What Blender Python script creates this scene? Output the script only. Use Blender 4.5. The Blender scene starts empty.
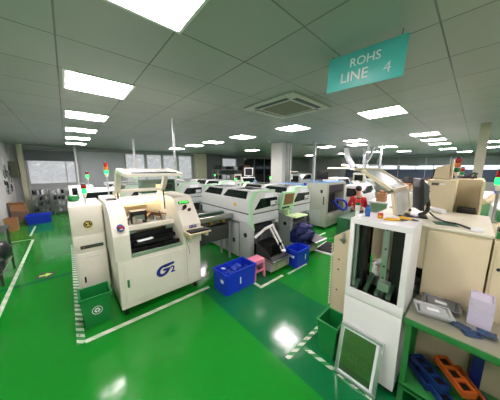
import bpy, bmesh, math, random
from mathutils import Vector, Matrix, Euler
random.seed(4)
S = bpy.context.scene
COL = S.collection
PI = math.pi

# ------------------------------------------------------------------ camera, world, exposure
F = 202.0
pitch = math.atan(32/202.0)
yaw = math.atan2(184, math.hypot(202, 32))
cd = bpy.data.cameras.new('camera'); cd.sensor_width = 36; cd.lens = 36*F/500; cd.clip_start = .02; cd.clip_end = 200
cam = bpy.data.objects.new('camera', cd); COL.objects.link(cam)
cam.location = (0, 0, 1.85); cam.rotation_euler = (PI/2-pitch, 0, -yaw)
S.camera = cam
S.view_settings.view_transform = 'Standard'; S.view_settings.look = 'None'
S.view_settings.gamma = 1; S.view_settings.use_curve_mapping = False
S.view_settings.exposure = 0.0
LAMP = 38.0
wd = bpy.data.worlds.new('world'); S.world = wd; wd.use_nodes = True
wd.node_tree.nodes['Background'].inputs[0].default_value = (.75, .87, 1, 1)
wd.node_tree.nodes['Background'].inputs[1].default_value = 1.2

# ------------------------------------------------------------------ materials
def lin(h):
    h = h.lstrip('#'); r = []
    for i in (0, 2, 4):
        c = int(h[i:i+2], 16)/255
        r.append(c/12.92 if c <= .04045 else ((c+.055)/1.055)**2.4)
    return (*r, 1)
_m = {}
def mat(name, hexc, rough=.5, metal=0, emit=0, var=.06, scale=6, alpha=None, trans=0, bump=0, coat=0, ior=None):
    if name in _m: return _m[name]
    m = bpy.data.materials.new(name); m.use_nodes = True; nt = m.node_tree; N = nt.nodes; L = nt.links
    p = N['Principled BSDF']
    c = lin(hexc)
    p.inputs['Base Color'].default_value = c
    p.inputs['Roughness'].default_value = rough; p.inputs['Metallic'].default_value = metal
    if coat: p.inputs['Coat Weight'].default_value = coat; p.inputs['Coat Roughness'].default_value = .1
    if trans: p.inputs['Transmission Weight'].default_value = trans
    if ior: p.inputs['IOR'].default_value = ior
    if alpha is not None: p.inputs['Alpha'].default_value = alpha
    if emit:
        p.inputs['Emission Color'].default_value = c; p.inputs['Emission Strength'].default_value = emit
    if var and not emit:
        tc = N.new('ShaderNodeTexCoord'); no = N.new('ShaderNodeTexNoise'); no.inputs['Scale'].default_value = scale; no.inputs['Detail'].default_value = 4
        mx = N.new('ShaderNodeMix'); mx.data_type = 'RGBA'
        mx.inputs[6].default_value = tuple(v*(1-var) for v in c[:3])+(1,)
        mx.inputs[7].default_value = tuple(min(1, v*(1+var)) for v in c[:3])+(1,)
        L.new(tc.outputs['Object'], no.inputs['Vector']); L.new(no.outputs[0], mx.inputs[0]); L.new(mx.outputs[2], p.inputs['Base Color'])
        if bump:
            b = N.new('ShaderNodeBump'); b.inputs['Strength'].default_value = bump; L.new(no.outputs[0], b.inputs['Height']); L.new(b.outputs[0], p.inputs['Normal'])
    _m[name] = m
    return m

CREAM = mat('cream_powder_coat', '#e3dfd0', .38)
IVORY = mat('ivory_enamel', '#e6e2d4', .35)
BEIGE = mat('beige_steel', '#d6c9a8', .42)
WHITE = mat('white_enamel', '#e6e6e6', .3)
PALE = mat('pale_grey_enamel', '#c9cfd0', .35)
GREY = mat('mid_grey_steel', '#8f9795', .45)
GREY2 = mat('light_grey_steel', '#a9b1ae', .4)
DARK = mat('dark_grey_metal', '#2c2f30', .45)
BLACK = mat('black_plastic', '#0e0f11', .4)
RUBBER = mat('black_rubber', '#141414', .75)
SMOKE = mat('smoked_window', '#11191a', .08)
STEEL = mat('brushed_steel', '#a8aca8', .28, .9)
ALU = mat('aluminium', '#ccd2d2', .3, .85)
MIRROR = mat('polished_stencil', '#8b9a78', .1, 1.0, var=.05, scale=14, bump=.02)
MINT = mat('mint_green_trim', '#a9dcae', .4)
MINT2 = mat('pale_green_plastic', '#c3dfa8', .45)
BLUE = mat('blue_plastic', '#1238c8', .4)
BLUE2 = mat('dark_blue_plastic', '#10246e', .45)
BLUE3 = mat('light_blue_paint', '#6f9fd6', .4)
GREENP = mat('green_plastic', '#12803a', .4)
GREEND = mat('dark_green_paint', '#1d5530', .5)
GREENF = mat('green_painted_steel', '#2a7a3a', .45)
PCB = mat('green_circuit_board', '#1c5c44', .4, var=.25, scale=60)
PINK = mat('pink_plastic', '#e78aa6', .4)
ORANGE = mat('orange_plastic', '#e06a1c', .4)
YELLOW = mat('yellow_plastic', '#e0b020', .45)
RED = mat('red_plastic', '#c02026', .4)
CARD = mat('cardboard', '#a97850', .8, var=.12)
PAPER = mat('white_paper', '#e8ecf0', .7, var=.03)
NAVYINK = mat('navy_ink', '#1c2b86', .4, var=0)
REDINK = mat('red_ink', '#d0352f', .4, var=0)
WHITEINK = mat('white_ink', '#f4fbfb', .5, var=0)
BLACKINK = mat('black_ink', '#121212', .5, var=0)
YELINK = mat('yellow_ink', '#e6d84a', .5, var=0)
SKIN = mat('skin', '#c98f72', .55)
HAIR = mat('black_hair', '#0f0c0b', .6)
REDCL = mat('red_cloth', '#c0242c', .85)
WHITECL = mat('white_cloth', '#dfe3e8', .85)
NAVYCL = mat('dark_trousers', '#1b2230', .85)
LENSR = mat('red_lens_off', '#8c1512', .2)
LENSY = mat('amber_lens_off', '#b86a28', .2)
LENSG = mat('green_lens_lit', '#20ff60', .2, emit=3.2)
LENSGO = mat('green_lens_off', '#0d6b3c', .2)
LEDG = mat('green_led_digits', '#3cff50', .3, emit=2.0)
SCREEN = mat('amber_screen', '#6b4f35', .3, emit=.45)
SCREENB = mat('blue_screen', '#5d8fb0', .3, emit=.3)
TASK = mat('machine_lamp', '#ffeccb', .3, emit=28)
LIGHTP = mat('ceiling_diffuser', '#fff0f4', .4, emit=LAMP)
TUBE = mat('bench_tube', '#fff2d8', .4, emit=5)
FILMW = None

def pane_mat():
    m = bpy.data.materials.new('filmed_window_pane'); m.use_nodes = True; N = m.node_tree.nodes; L = m.node_tree.links
    p = N['Principled BSDF']; tc = N.new('ShaderNodeTexCoord'); no = N.new('ShaderNodeTexNoise')
    no.inputs['Scale'].default_value = 3.5; no.inputs['Detail'].default_value = 8; no.inputs['Roughness'].default_value = .7; no.inputs['Distortion'].default_value = 1.5
    cr = N.new('ShaderNodeValToRGB'); cr.color_ramp.elements[0].position = .4; cr.color_ramp.elements[0].color = (.21, .22, .23, 1)
    cr.color_ramp.elements[1].position = .72; cr.color_ramp.elements[1].color = (.75, .78, .8, 1)
    e = cr.color_ramp.elements.new(.6); e.color = (.3, .31, .32, 1)
    L.new(tc.outputs['Object'], no.inputs['Vector']); L.new(no.outputs[0], cr.inputs[0])
    L.new(cr.outputs[0], p.inputs['Emission Color']); p.inputs['Emission Strength'].default_value = 1.6
    p.inputs['Base Color'].default_value = (.25, .26, .27, 1); p.inputs['Roughness'].default_value = .3
    return m
FILMW = pane_mat()
DAYPANE = mat('bright_daylight_pane', '#e8f0ff', .2, emit=1.3)
BLIND = mat('grey_roller_fabric', '#a7adb0', .85, var=.05, scale=2)
BLINDD = mat('dark_grey_roller_fabric', '#5a6162', .85, var=.05, scale=2)
CLEARF = mat('clear_polycarbonate', '#e9f2f2', .08, alpha=.13, var=0)
CLOUDY = mat('cloudy_polycarbonate', '#d3dcdc', .15, alpha=.62, var=.08)
TRAYP = mat('translucent_grey_plastic', '#c3cbca', .25, alpha=.75)
BAGP = mat('antistatic_film', '#3a5578', .25, .5, var=.6, scale=45)

def math_node(nt, op, a, b=None):
    n = nt.nodes.new('ShaderNodeMath'); n.operation = op
    for i, v in enumerate((a, b)):
        if v is None: continue
        if isinstance(v, (int, float)): n.inputs[i].default_value = v
        else: nt.links.new(v, n.inputs[i])
    return n.outputs[0]

def floor_mat():
    m = bpy.data.materials.new('green_epoxy_floor'); m.use_nodes = True; nt = m.node_tree; N = nt.nodes; L = nt.links
    p = N['Principled BSDF']; tc = N.new('ShaderNodeTexCoord'); sp = N.new('ShaderNodeSeparateXYZ'); L.new(tc.outputs['Object'], sp.inputs[0])
    X, Y = sp.outputs[0], sp.outputs[1]
    inb = math_node(nt, 'MULTIPLY', math_node(nt, 'GREATER_THAN', X, 1.357), math_node(nt, 'LESS_THAN', X, 2.42))
    inb = math_node(nt, 'MULTIPLY', inb, math_node(nt, 'LESS_THAN', Y, 2.62))
    line = math_node(nt, 'MULTIPLY', math_node(nt, 'LESS_THAN', math_node(nt, 'ABSOLUTE', math_node(nt, 'SUBTRACT', Y, 4.63)), .05), math_node(nt, 'LESS_THAN', X, -.07))
    both = math_node(nt, 'MAXIMUM', inb, line)
    no = N.new('ShaderNodeTexNoise'); no.inputs['Scale'].default_value = 1.3; no.inputs['Detail'].default_value = 6; L.new(tc.outputs['Object'], no.inputs['Vector'])
    a = N.new('ShaderNodeMix'); a.data_type = 'RGBA'; a.inputs[6].default_value = lin('#0f7a1c'); a.inputs[7].default_value = lin('#188a28'); L.new(no.outputs[0], a.inputs[0])
    b = N.new('ShaderNodeMix'); b.data_type = 'RGBA'; L.new(both, b.inputs[0]); L.new(a.outputs[2], b.inputs[6]); b.inputs[7].default_value = lin('#0c6b38')
    L.new(b.outputs[2], p.inputs['Base Color'])
    n2 = N.new('ShaderNodeTexNoise'); n2.inputs['Scale'].default_value = 9; n2.inputs['Detail'].default_value = 5; L.new(tc.outputs['Object'], n2.inputs['Vector'])
    mr = N.new('ShaderNodeMapRange'); mr.inputs[3].default_value = .05; mr.inputs[4].default_value = .2; L.new(n2.outputs[0], mr.inputs[0]); L.new(mr.outputs[0], p.inputs['Roughness'])
    n3 = N.new('ShaderNodeTexNoise'); n3.inputs['Scale'].default_value = 3; L.new(tc.outputs['Object'], n3.inputs['Vector'])
    bu = N.new('ShaderNodeBump'); bu.inputs['Strength'].default_value = .06; bu.inputs['Distance'].default_value = .05; L.new(n3.outputs[0], bu.inputs['Height']); L.new(bu.outputs[0], p.inputs['Normal'])
    return m

def ceil_mat():
    m = bpy.data.materials.new('grey_ceiling_tiles'); m.use_nodes = True; nt = m.node_tree; N = nt.nodes; L = nt.links
    p = N['Principled BSDF']; tc = N.new('ShaderNodeTexCoord'); sp = N.new('ShaderNodeSeparateXYZ'); L.new(tc.outputs['Object'], sp.inputs[0])
    def seam(c, off, pitch, w):
        u = math_node(nt, 'DIVIDE', math_node(nt, 'SUBTRACT', c, off), pitch)
        d = math_node(nt, 'ABSOLUTE', math_node(nt, 'SUBTRACT', math_node(nt, 'FRACT', math_node(nt, 'ADD', u, 50.5)), .5))
        return math_node(nt, 'LESS_THAN', d, w), math_node(nt, 'FLOOR', u)
    sx, ix = seam(sp.outputs[0], .04, .612, .009)
    sy, iy = seam(sp.outputs[1], .87, .605, .009)
    s = math_node(nt, 'MAXIMUM', sx, sy)
    no = N.new('ShaderNodeTexNoise'); no.inputs['Scale'].default_value = .9; no.inputs['Detail'].default_value = 3; L.new(tc.outputs['Object'], no.inputs['Vector'])
    cv = N.new('ShaderNodeCombineXYZ'); L.new(ix, cv.inputs[0]); L.new(iy, cv.inputs[1])
    wn = N.new('ShaderNodeTexWhiteNoise'); L.new(cv.outputs[0], wn.inputs['Vector'])
    f = math_node(nt, 'ADD', math_node(nt, 'MULTIPLY', no.outputs[0], .6), math_node(nt, 'MULTIPLY', wn.outputs[0], .4))
    a = N.new('ShaderNodeMix'); a.data_type = 'RGBA'; a.inputs[6].default_value = lin('#99a09c'); a.inputs[7].default_value = lin('#abb2ae'); L.new(f, a.inputs[0])
    no2 = N.new('ShaderNodeTexNoise'); no2.inputs['Scale'].default_value = 1.7; L.new(tc.outputs['Object'], no2.inputs['Vector'])
    sf = math_node(nt, 'MULTIPLY', s, math_node(nt, 'ADD', no2.outputs[0], .25))
    b = N.new('ShaderNodeMix'); b.data_type = 'RGBA'; L.new(sf, b.inputs[0]); L.new(a.outputs[2], b.inputs[6]); b.inputs[7].default_value = lin('#3b4440')
    L.new(b.outputs[2], p.inputs['Base Color']); p.inputs['Roughness'].default_value = .42
    return m

def stripe_mat(name, c1, c2, freq=9, axis=1):
    m = bpy.data.materials.new(name); m.use_nodes = True; nt = m.node_tree; N = nt.nodes; L = nt.links
    p = N['Principled BSDF']; tc = N.new('ShaderNodeTexCoord'); sp = N.new('ShaderNodeSeparateXYZ'); L.new(tc.outputs['Object'], sp.inputs[0])
    v = math_node(nt, 'ADD', math_node(nt, 'MULTIPLY', sp.outputs[0], freq*1.0), math_node(nt, 'MULTIPLY', sp.outputs[1], freq*1.0))
    fr = math_node(nt, 'GREATER_THAN', math_node(nt, 'FRACT', math_node(nt, 'ADD', v, 500.)), .5)
    no = N.new('ShaderNodeTexNoise'); no.inputs['Scale'].default_value = 25; L.new(tc.outputs['Object'], no.inputs['Vector'])
    worn = math_node(nt, 'GREATER_THAN', no.outputs[0], .64)
    a = N.new('ShaderNodeMix'); a.data_type = 'RGBA'; a.inputs[6].default_value = lin(c1); a.inputs[7].default_value = lin(c2); L.new(math_node(nt, 'MAXIMUM', fr, worn), a.inputs[0])
    L.new(a.outputs[2], p.inputs['Base Color']); p.inputs['Roughness'].default_value = .4
    return m
STRIPE = stripe_mat('striped_floor_tape', '#c3d6be', '#1d8038')
WORN = stripe_mat('worn_white_tape', '#d2dccb', '#b4cfae', 5)

# ------------------------------------------------------------------ mesh helpers
_world = {}
class B:
    def __init__(self): self.bm = bmesh.new()
    def _faces(self, vs, fs, bev=0, seg=2, M=None):
        V = [self.bm.verts.new(M @ Vector(v) if M else v) for v in vs]
        Fs = [self.bm.faces.new([V[i] for i in f]) for f in fs]
        if bev:
            es = set(e for f in Fs for e in f.edges)
            bmesh.ops.bevel(self.bm, geom=list(es), offset=bev, segments=seg, affect='EDGES', profile=.6, clamp_overlap=True)
        return self
    def box(self, x0, y0, z0, x1, y1, z1, bev=0, M=None):
        x0, x1 = sorted((x0, x1)); y0, y1 = sorted((y0, y1)); z0, z1 = sorted((z0, z1))
        vs = [(x0, y0, z0), (x1, y0, z0), (x1, y1, z0), (x0, y1, z0), (x0, y0, z1), (x1, y0, z1), (x1, y1, z1), (x0, y1, z1)]
        fs = [(0, 3, 2, 1), (4, 5, 6, 7), (0, 1, 5, 4), (1, 2, 6, 5), (2, 3, 7, 6), (3, 0, 4, 7)]
        return self._faces(vs, fs, bev, M=M)
    def hexa(self, lo, hi, bev=0):   # two quads
        vs = list(lo)+list(hi)
        return self._faces(vs, [(0, 3, 2, 1), (4, 5, 6, 7), (0, 1, 5, 4), (1, 2, 6, 5), (2, 3, 7, 6), (3, 0, 4, 7)], bev)
    def prism(self, pts, axis, a, b, bev=0, M=None):
        def P(u, v, w): return {'x': (w, u, v), 'y': (u, w, v), 'z': (u, v, w)}[axis]
        n = len(pts); vs = [P(u, v, a) for u, v in pts]+[P(u, v, b) for u, v in pts]
        fs = [tuple(range(n)), tuple(range(2*n-1, n-1, -1))]+[(i, n+i, n+(i+1) % n, (i+1) % n) for i in range(n)]
        return self._faces(vs, fs, bev, M=M)
    def cyl(self, p0, p1, r0, r1=None, n=16, caps=True):
        p0, p1 = Vector(p0), Vector(p1); r1 = r0 if r1 is None else r1
        d = (p1-p0).normalized(); q = d.to_track_quat('Z', 'Y')
        vs = []
        for p, r in ((p0, r0), (p1, r1)):
            for i in range(n):
                a = 2*PI*i/n; vs.append(p+q @ Vector((r*math.cos(a), r*math.sin(a), 0)))
        fs = [(i, (i+1) % n, n+(i+1) % n, n+i) for i in range(n)]
        if caps: fs += [tuple(range(n-1, -1, -1)), tuple(range(n, 2*n))]
        return self._faces(vs, fs)
    def tube(self, pts, r, n=8, smooth=3):
        P = [Vector(p) for p in pts]
        if smooth > 1 and len(P) > 2:
            Q = []
            for i in range(len(P)-1):
                a, b, c, d = P[max(i-1, 0)], P[i], P[i+1], P[min(i+2, len(P)-1)]
                for k in range(smooth):
                    t = k/smooth
                    Q.append(.5*((2*b)+(-a+c)*t+(2*a-5*b+4*c-d)*t*t+(-a+3*b-3*c+d)*t**3))
            Q.append(P[-1]); P = Q
        vs = []; m = len(P)
        for i, p in enumerate(P):
            d = (P[min(i+1, m-1)]-P[max(i-1, 0)]).normalized(); q = d.to_track_quat('Z', 'Y')
            rr = r[min(i*len(r)//m, len(r)-1)] if isinstance(r, (list, tuple)) else r
            for k in range(n):
                a = 2*PI*k/n; vs.append(p+q @ Vector((rr*math.cos(a), rr*math.sin(a), 0)))
        fs = [(i*n+k, i*n+(k+1) % n, (i+1)*n+(k+1) % n, (i+1)*n+k) for i in range(m-1) for k in range(n)]
        fs += [tuple(range(n-1, -1, -1)), tuple(range((m-1)*n, m*n))]
        return self._faces(vs, fs)
    def lathe(self, c, prof, n=20):
        vs = [(c[0]+r*math.cos(2*PI*i/n), c[1]+r*math.sin(2*PI*i/n), c[2]+z) for r, z in prof for i in range(n)]
        m = len(prof)
        fs = [(j*n+i, j*n+(i+1) % n, (j+1)*n+(i+1) % n, (j+1)*n+i) for j in range(m-1) for i in range(n)]
        fs += [tuple(range(n-1, -1, -1)), tuple(range((m-1)*n, m*n))]
        return self._faces(vs, fs)
    def ell(self, c, rx, ry, rz, M=None):
        mt = Matrix.Translation(c) @ (M or Matrix()) @ Matrix.Diagonal((rx, ry, rz, 1))
        bmesh.ops.create_uvsphere(self.bm, u_segments=16, v_segments=10, radius=1, matrix=mt); return self
    def xf(self, M): bmesh.ops.transform(self.bm, matrix=M, verts=self.bm.verts); return self
    def build(self, name, m, parent=None, label=None):
        bmesh.ops.recalc_face_normals(self.bm, faces=self.bm.faces)
        me = bpy.data.meshes.new(name)
        if parent is None:
            xs = [v.co for v in self.bm.verts]
            o3 = Vector(((min(v.x for v in xs)+max(v.x for v in xs))/2, (min(v.y for v in xs)+max(v.y for v in xs))/2, min(v.z for v in xs)))
        else: o3 = _world[parent.name]
        bmesh.ops.translate(self.bm, vec=-o3, verts=self.bm.verts)
        self.bm.to_mesh(me); self.bm.free()
        me.materials.append(m)
        for p in me.polygons: p.use_smooth = True
        me.set_sharp_from_angle(angle=.6)
        o = bpy.data.objects.new(name, me); COL.objects.link(o)
        if parent is None: o.location = o3
        else: o.parent = parent
        _world[o.name] = Vector(o3)
        if label: o['label'] = label
        return o

def tag(o, label, cat, group=None, kind=None):
    if label: o['label'] = label
    if cat: o['category'] = cat
    if group: o['group'] = group
    if kind: o['kind'] = kind
    return o
def thing(name, label, cat, loc, group=None):
    o = bpy.data.objects.new(name, None); o.empty_display_size = .1; COL.objects.link(o); o.location = loc
    _world[o.name] = Vector(loc)
    return tag(o, label, cat, group)
def struct(o, label=None, cat=None):
    o['kind'] = 'structure'
    if label: o['label'] = label
    o['category'] = cat or o.name.split('_')[0]
    return o
def dup(o, parent=None, loc=None, rotz=None, label=None, group=None):
    c = o.copy(); COL.objects.link(c)
    if parent: c.parent = parent
    if loc is not None: c.location = loc
    if rotz is not None: c.rotation_euler = (0, 0, rotz)
    if label: c['label'] = label
    if group: c['group'] = group
    for ch in list(o.children): dup(ch, c)
    _world[c.name] = Vector(c.location)
    return c
def text(s, size, M, name, m, parent, ext=.001, bold=0, align='CENTER', label=None):
    cu = bpy.data.curves.new(name, 'FONT'); cu.body = s; cu.size = size; cu.extrude = ext; cu.align_x = align; cu.align_y = 'CENTER'; cu.offset = bold; cu.resolution_u = 3
    t = bpy.data.objects.new('tmp', cu); COL.objects.link(t)
    dg = bpy.context.evaluated_depsgraph_get(); me = bpy.data.meshes.new_from_object(t.evaluated_get(dg))
    bpy.data.objects.remove(t); bpy.data.curves.remove(cu)
    me.name = name; me.transform(Matrix.Translation(-_world[parent.name]) @ M)
    me.materials.clear(); me.materials.append(m)
    o = bpy.data.objects.new(name, me); COL.objects.link(o); o.parent = parent; _world[o.name] = _world[parent.name]
    if label: o['label'] = label
    return o
def FaceM(loc, facing, rot=0):   # text matrix, readable from `facing` side
    base = {'-y': Matrix(((1, 0, 0), (0, 0, -1), (0, 1, 0))), '-x': Matrix(((0, 0, -1), (-1, 0, 0), (0, 1, 0))), '+x': Matrix(((0, 0, 1), (1, 0, 0), (0, 1, 0)))}[facing].to_4x4()
    return Matrix.Translation(loc) @ base @ Matrix.Rotation(rot, 4, 'Z')
def R(deg, ax, c=(0, 0, 0)):
    c = Vector(c); return Matrix.Translation(c) @ Matrix.Rotation(math.radians(deg), 4, ax) @ Matrix.Translation(-c)

# ------------------------------------------------------------------ the room
H = 2.77; XL, XR, YB, YF = -1.6, 19.3, 12.2, -5.0
struct(B().box(XL-.2, YF-.2, -.1, XR+.2, YB+.2, 0).build('floor', floor_mat()), 'glossy green painted factory floor with a darker walkway strip', 'floor')
bpy.data.objects['floor'].data.transform(Matrix.Translation(bpy.data.objects['floor'].location)); bpy.data.objects['floor'].location = (0, 0, 0)
c = struct(B().box(XL-.2, YF-.2, H, XR+.2, YB+.2, H+.1).build('ceiling', ceil_mat()), 'grey-green suspended ceiling of square metal tiles', 'ceiling')
c.data.transform(Matrix.Translation(c.location)); c.location = (0, 0, 0)
WALL = mat('painted_plaster', '#d2d3d0', .8, var=.06, scale=1.5)
WALLB = mat('blue_grey_partition', '#7d8889', .7, var=.05, scale=1.5)
struct(B().box(XL-.12, YF, 0, XL, YB, H).build('wall_left', WALL), 'off-white plaster wall at the left edge', 'wall')
# back wall with openings
def wall_y(name, y0, y1, segs, m):   # segs: (x0,x1,z0,z1) solid boxes
    b = B()
    for x0, x1, z0, z1 in segs: b.box(x0, y0, z0, x1, y1, z1)
    return struct(b.build(name, m), None, 'wall')
wins = [(-1.18, .33, 1.17, 2.5), (2.3, 3.25, 1.15, 2.6), (3.32, 4.15, 1.15, 2.6), (4.2, 5.05, 1.15, 2.6), (5.1, 6.0, 1.15, 2.6), (8.3, 9.6, 1.95, 2.55)]
segs = []; x = XL-.12
for a, b_, z0, z1 in wins:
    segs += [(x, a, 0, H), (a, b_, 0, z0), (a, b_, z1, H)]; x = b_
segs.append((x, XR+.12, 0, H))
wall_y('wall_back', YB, YB+.12, segs, mat('back_wall_paint', '#a9aeae', .8))
for i, (a, b_, z0, z1) in enumerate(wins):
    w = struct(B().box(a, YB+.05, z0, b_, YB+.07, z1).build('window_%d' % (i+1), FILMW), 'window pane covered with frosted film in the back wall', 'window')
    f = B()
    for q in ((a, YB-.02, z0, a+.04, YB+.08, z1), (b_-.04, YB-.02, z0, b_, YB+.08, z1), (a, YB-.02, z0, b_, YB+.08, z0+.04), (a, YB-.02, z1-.04, b_, YB+.08, z1)): f.box(*q)
    if i == 0: f.box(-.02, YB-.02, z0, .02, YB+.08, z1)
    f.build('window_frame', GREY2, w)
# right far wall: window strip under blinds
segs = [(YF, YB, 0, 1.0), (YF, YB, 2.6, H), (-.15, .1, 1.0, 2.6), (YF, -4.6, 1.0, 2.6), (8.1, YB, 1.0, 2.6), (4.05, 4.2, 1.0, 2.6)]
b = B()
for y0, y1, z0, z1 in segs: b.box(XR, y0, z0, XR+.12, y1, z1)
struct(b.build('wall_right', WALL), 'far wall on the right with windows under grey blinds', 'wall')
for i, (y0, y1) in enumerate(((-4.6, -.15), (.1, 4.05), (4.2, 8.1))):
    w = struct(B().box(XR+.05, y0, 1.0, XR+.07, y1, 2.6).build('window_%d' % (7+i), DAYPANE), 'bright daylit window in the far right wall', 'window')
    f = B()
    for q in range(5):
        yy = y0+(y1-y0)*q/4; f.box(XR-.01, yy-.03, 1.0, XR+.08, yy+.03, 2.6)
    f.box(XR-.01, y0, .98, XR+.08, y1, 1.04)
    f.build('window_frame', WHITE, w)
struct(B().box(XL-.12, YF-.12, 0, XR+.12, YF, H).build('wall_front', WALL), 'plain wall behind the camera', 'wall')
# grey partition zone of back wall
struct(B().box(6.9, YB-.04, 0, 8.28, YB-.002, H-.01).box(9.62, YB-.04, 0, 10.2, YB-.002, H-.01).box(8.28, YB-.04, 0, 9.62, YB-.002, 1.93).box(8.28, YB-.04, 2.57, 9.62, YB-.002, H-.01).build('trim_1', WALLB), 'blue-grey partition cladding beside the small window', 'trim')
g = struct(B().box(10.25, YB-.05, .1, 14.8, YB-.02, 2.6).build('window_10', SMOKE), 'dark glazed partition at the back of the hall', 'window')
f = B()
for q in range(5): f.box(10.23+q*1.14, YB-.09, 0, 10.29+q*1.14, YB-.01, 2.65)
f.box(10.23, YB-.09, 2.6, 14.85, YB-.01, 2.68); f.build('window_frame', GREY, g)
# blinds
bl = [(-1.2, .35, 2.13, 2.6, 'charcoal roller blind half lowered over the leftmost window'),
      (.5, 2.27, .95, 2.62, 'long grey roller blind lowered beside the leftmost window')]
for a, b_, z0, z1, lb in bl:
    r = thing('roller_blind', lb, 'blind', ((a+b_)/2, YB-.06, z0), 'roller blinds on the back wall')
    B().box(a, YB-.065, z0+.02, b_, YB-.055, z1).build('fabric', BLINDD if a < 0 else BLIND, r)
    B().cyl((a, YB-.07, z1), (b_, YB-.07, z1), .03).build('roller', GREY, r)
    B().cyl((a, YB-.06, z0+.02), (b_, YB-.06, z0+.02), .012).build('bottom_bar', GREY, r)
rb = [(-4.6, -3.01), (-3.0, -1.61), (-1.6, -.13), (.08, 1.25), (1.26, 2.5), (2.51, 4.1), (4.15, 5.6), (5.61, 7.0), (7.01, 8.13)]
ORD8 = ['first', 'second', 'third', 'fourth', 'fifth', 'sixth', 'seventh', 'eighth', 'ninth']
for i, (a, b_) in enumerate(rb):
    r = thing('roller_blind', 'grey roller blind on the far right wall, %s counted from the right' % ORD8[i], 'blind', (XR-.04, (a+b_)/2, 2.0), 'roller blinds on the far right wall')
    B().box(XR-.045, a, 2.02, XR-.035, b_, 2.63).build('fabric', BLIND, r)
    B().cyl((XR-.05, a, 2.64), (XR-.05, b_, 2.64), .03).build('roller', GREY, r)
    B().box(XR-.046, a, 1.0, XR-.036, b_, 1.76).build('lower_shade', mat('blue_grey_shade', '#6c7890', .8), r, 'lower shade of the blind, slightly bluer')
# columns
struct(B().box(5.85, 4.76, 0, 6.4, 5.3, H, .01).build('trim_2', mat('column_paint', '#d3d6cf', .7)), 'square white concrete column in the middle of the hall', 'column')
struct(B().box(6.15, YB-.35, 0, 6.85, YB-.001, H).build('trim_3', mat('cream_column_paint', '#c9c8ae', .7)), 'cream pilaster against the back wall', 'column')
struct(B().box(6.58, -.09, 0, 6.72, .06, H, .008).build('trim_4', mat('cream_column_paint', '#c9c8ae', .7)), 'slim cream column behind the beige cabinets', 'column')
struct(B().box(-1.36, YB-.16, 0, -1.22, YB-.001, H).build('trim_5', mat('cream_column_paint', '#c9c8ae', .7)), 'cream boxed pipe in the far left corner', 'column')
for x_, y_, r_, l_ in ((6.05, 4.73, .02, 'left'), (6.13, 4.73, .013, 'thin middle'), (6.25, 4.72, .025, 'thickest, right')):
    tag(B().cyl((x_, y_, .1), (x_, y_, H), r_).box(x_-.03, y_-.01, 1.0, x_+.03, y_+.03, 1.03).box(x_-.03, y_-.01, 2.0, x_+.03, y_+.03, 2.03).build('conduit_pipe', GREY2), l_+' one of the three grey conduits on the square white column', 'pipe', 'conduits on the white column')
tag(B().box(6.28, 4.66, 1.42, 6.38, 4.75, 1.62, .01).build('switch_box', WHITE), 'small white switch box on the square column', 'switch box')

ORD = ['first', 'second', 'third', 'fourth', 'fifth', 'sixth', 'seventh', 'eighth', 'ninth', 'tenth', 'eleventh', 'twelfth', 'thirteenth', 'fourteenth', 'fifteenth', 'sixteenth']
# ------------------------------------------------------------------ ceiling lights
def make_light():
    r = thing('ceiling_light', '', 'light', (0, 0, 0))
    b = B()
    for q in ((-.305, -.305, -.012, .305, -.285, 0), (-.305, .285, -.012, .305, .305, 0), (-.305, -.285, -.012, -.285, .285, 0), (.285, -.285, -.012, .305, .285, 0)): b.box(*q)
    b.build('frame', WHITE, r); B().box(-.28, -.28, -.009, .28, .28, -.002).build('diffuser', LIGHTP, r)
    return r
L0 = make_light(); first = True
spots = []
o_ = ['cut by the photo top edge', 'second from the camera', 'third from the camera', 'fourth from the camera', 'fifth from the camera', 'farthest']
for k, y in enumerate((1.17, 2.985, 4.8, 6.615, 8.43, 10.25)): spots.append((.375, y, 'lit square ceiling panel in the left row, '+o_[k]))
o2 = ['right beside the hanging teal sign', 'just behind the air conditioner cassette', 'above the white column side machines', 'fourth from the camera', 'fifth from the camera', 'farthest, by the back windows']
for k, y in enumerate((1.17, 2.985, 4.8, 6.45, 7.9, 9.7)): spots.append((4.03, y, 'lit square ceiling panel in the middle row, '+o2[k]))
for x, y, l in ((7.42, 1.07, 'first behind the one beside the hanging sign'), (9.05, 1.07, 'second behind the one beside the hanging sign'), (10.7, 1.07, 'third behind the one beside the hanging sign'), (13.8, 1.07, 'fourth behind the one beside the hanging sign'), (16.9, .6, 'last before the far right blinds'),
                (7.35, 2.87, 'upper one of the pair over the flexible duct'), (8.7, 3.3, 'lower one of the pair over the flexible duct'), (8.6, 4.55, 'right of the far air conditioner'), (10.5, 2.7, 'above the thin pipes beside the glass hood'),
                (13.9, 2.8, 'far one above the glass hood'), (13.3, 5.8, 'small far one over the flexible duct row'), (13.2, 4.1, 'small far one between the ducts'), (13.4, 8.3, 'far one above the bench tube lamp'),
                (11.2, -.35, 'nearer one at the right edge beyond the column'), (14.1, -.35, 'farther one at the right edge beyond the column'), (7.3, 7.95, 'small far one left of the white column')):
    spots.append((x, y, 'lit ceiling panel, '+l))
for x, y, l in ((-.6, -1.4, 'nearest on the left'), (1.4, -1.6, 'nearest on the right'), (4.03, -.9, 'over the beige machines'), (4.03, -2.7, 'right of the beige machines'), (8, -2.4, 'farthest to the right'), (.35, -3.2, 'farthest back')): spots.append((x, y, 'unseen lit ceiling panel added to light the hall, '+l))  # unseen panels outside the camera view, added to light the hall
for i, (x, y, l) in enumerate(spots):
    r = L0 if i == 0 else dup(L0)
    r.location = (x, y, H-.001); r['label'] = l; r['group'] = 'square ceiling light panels'

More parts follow.
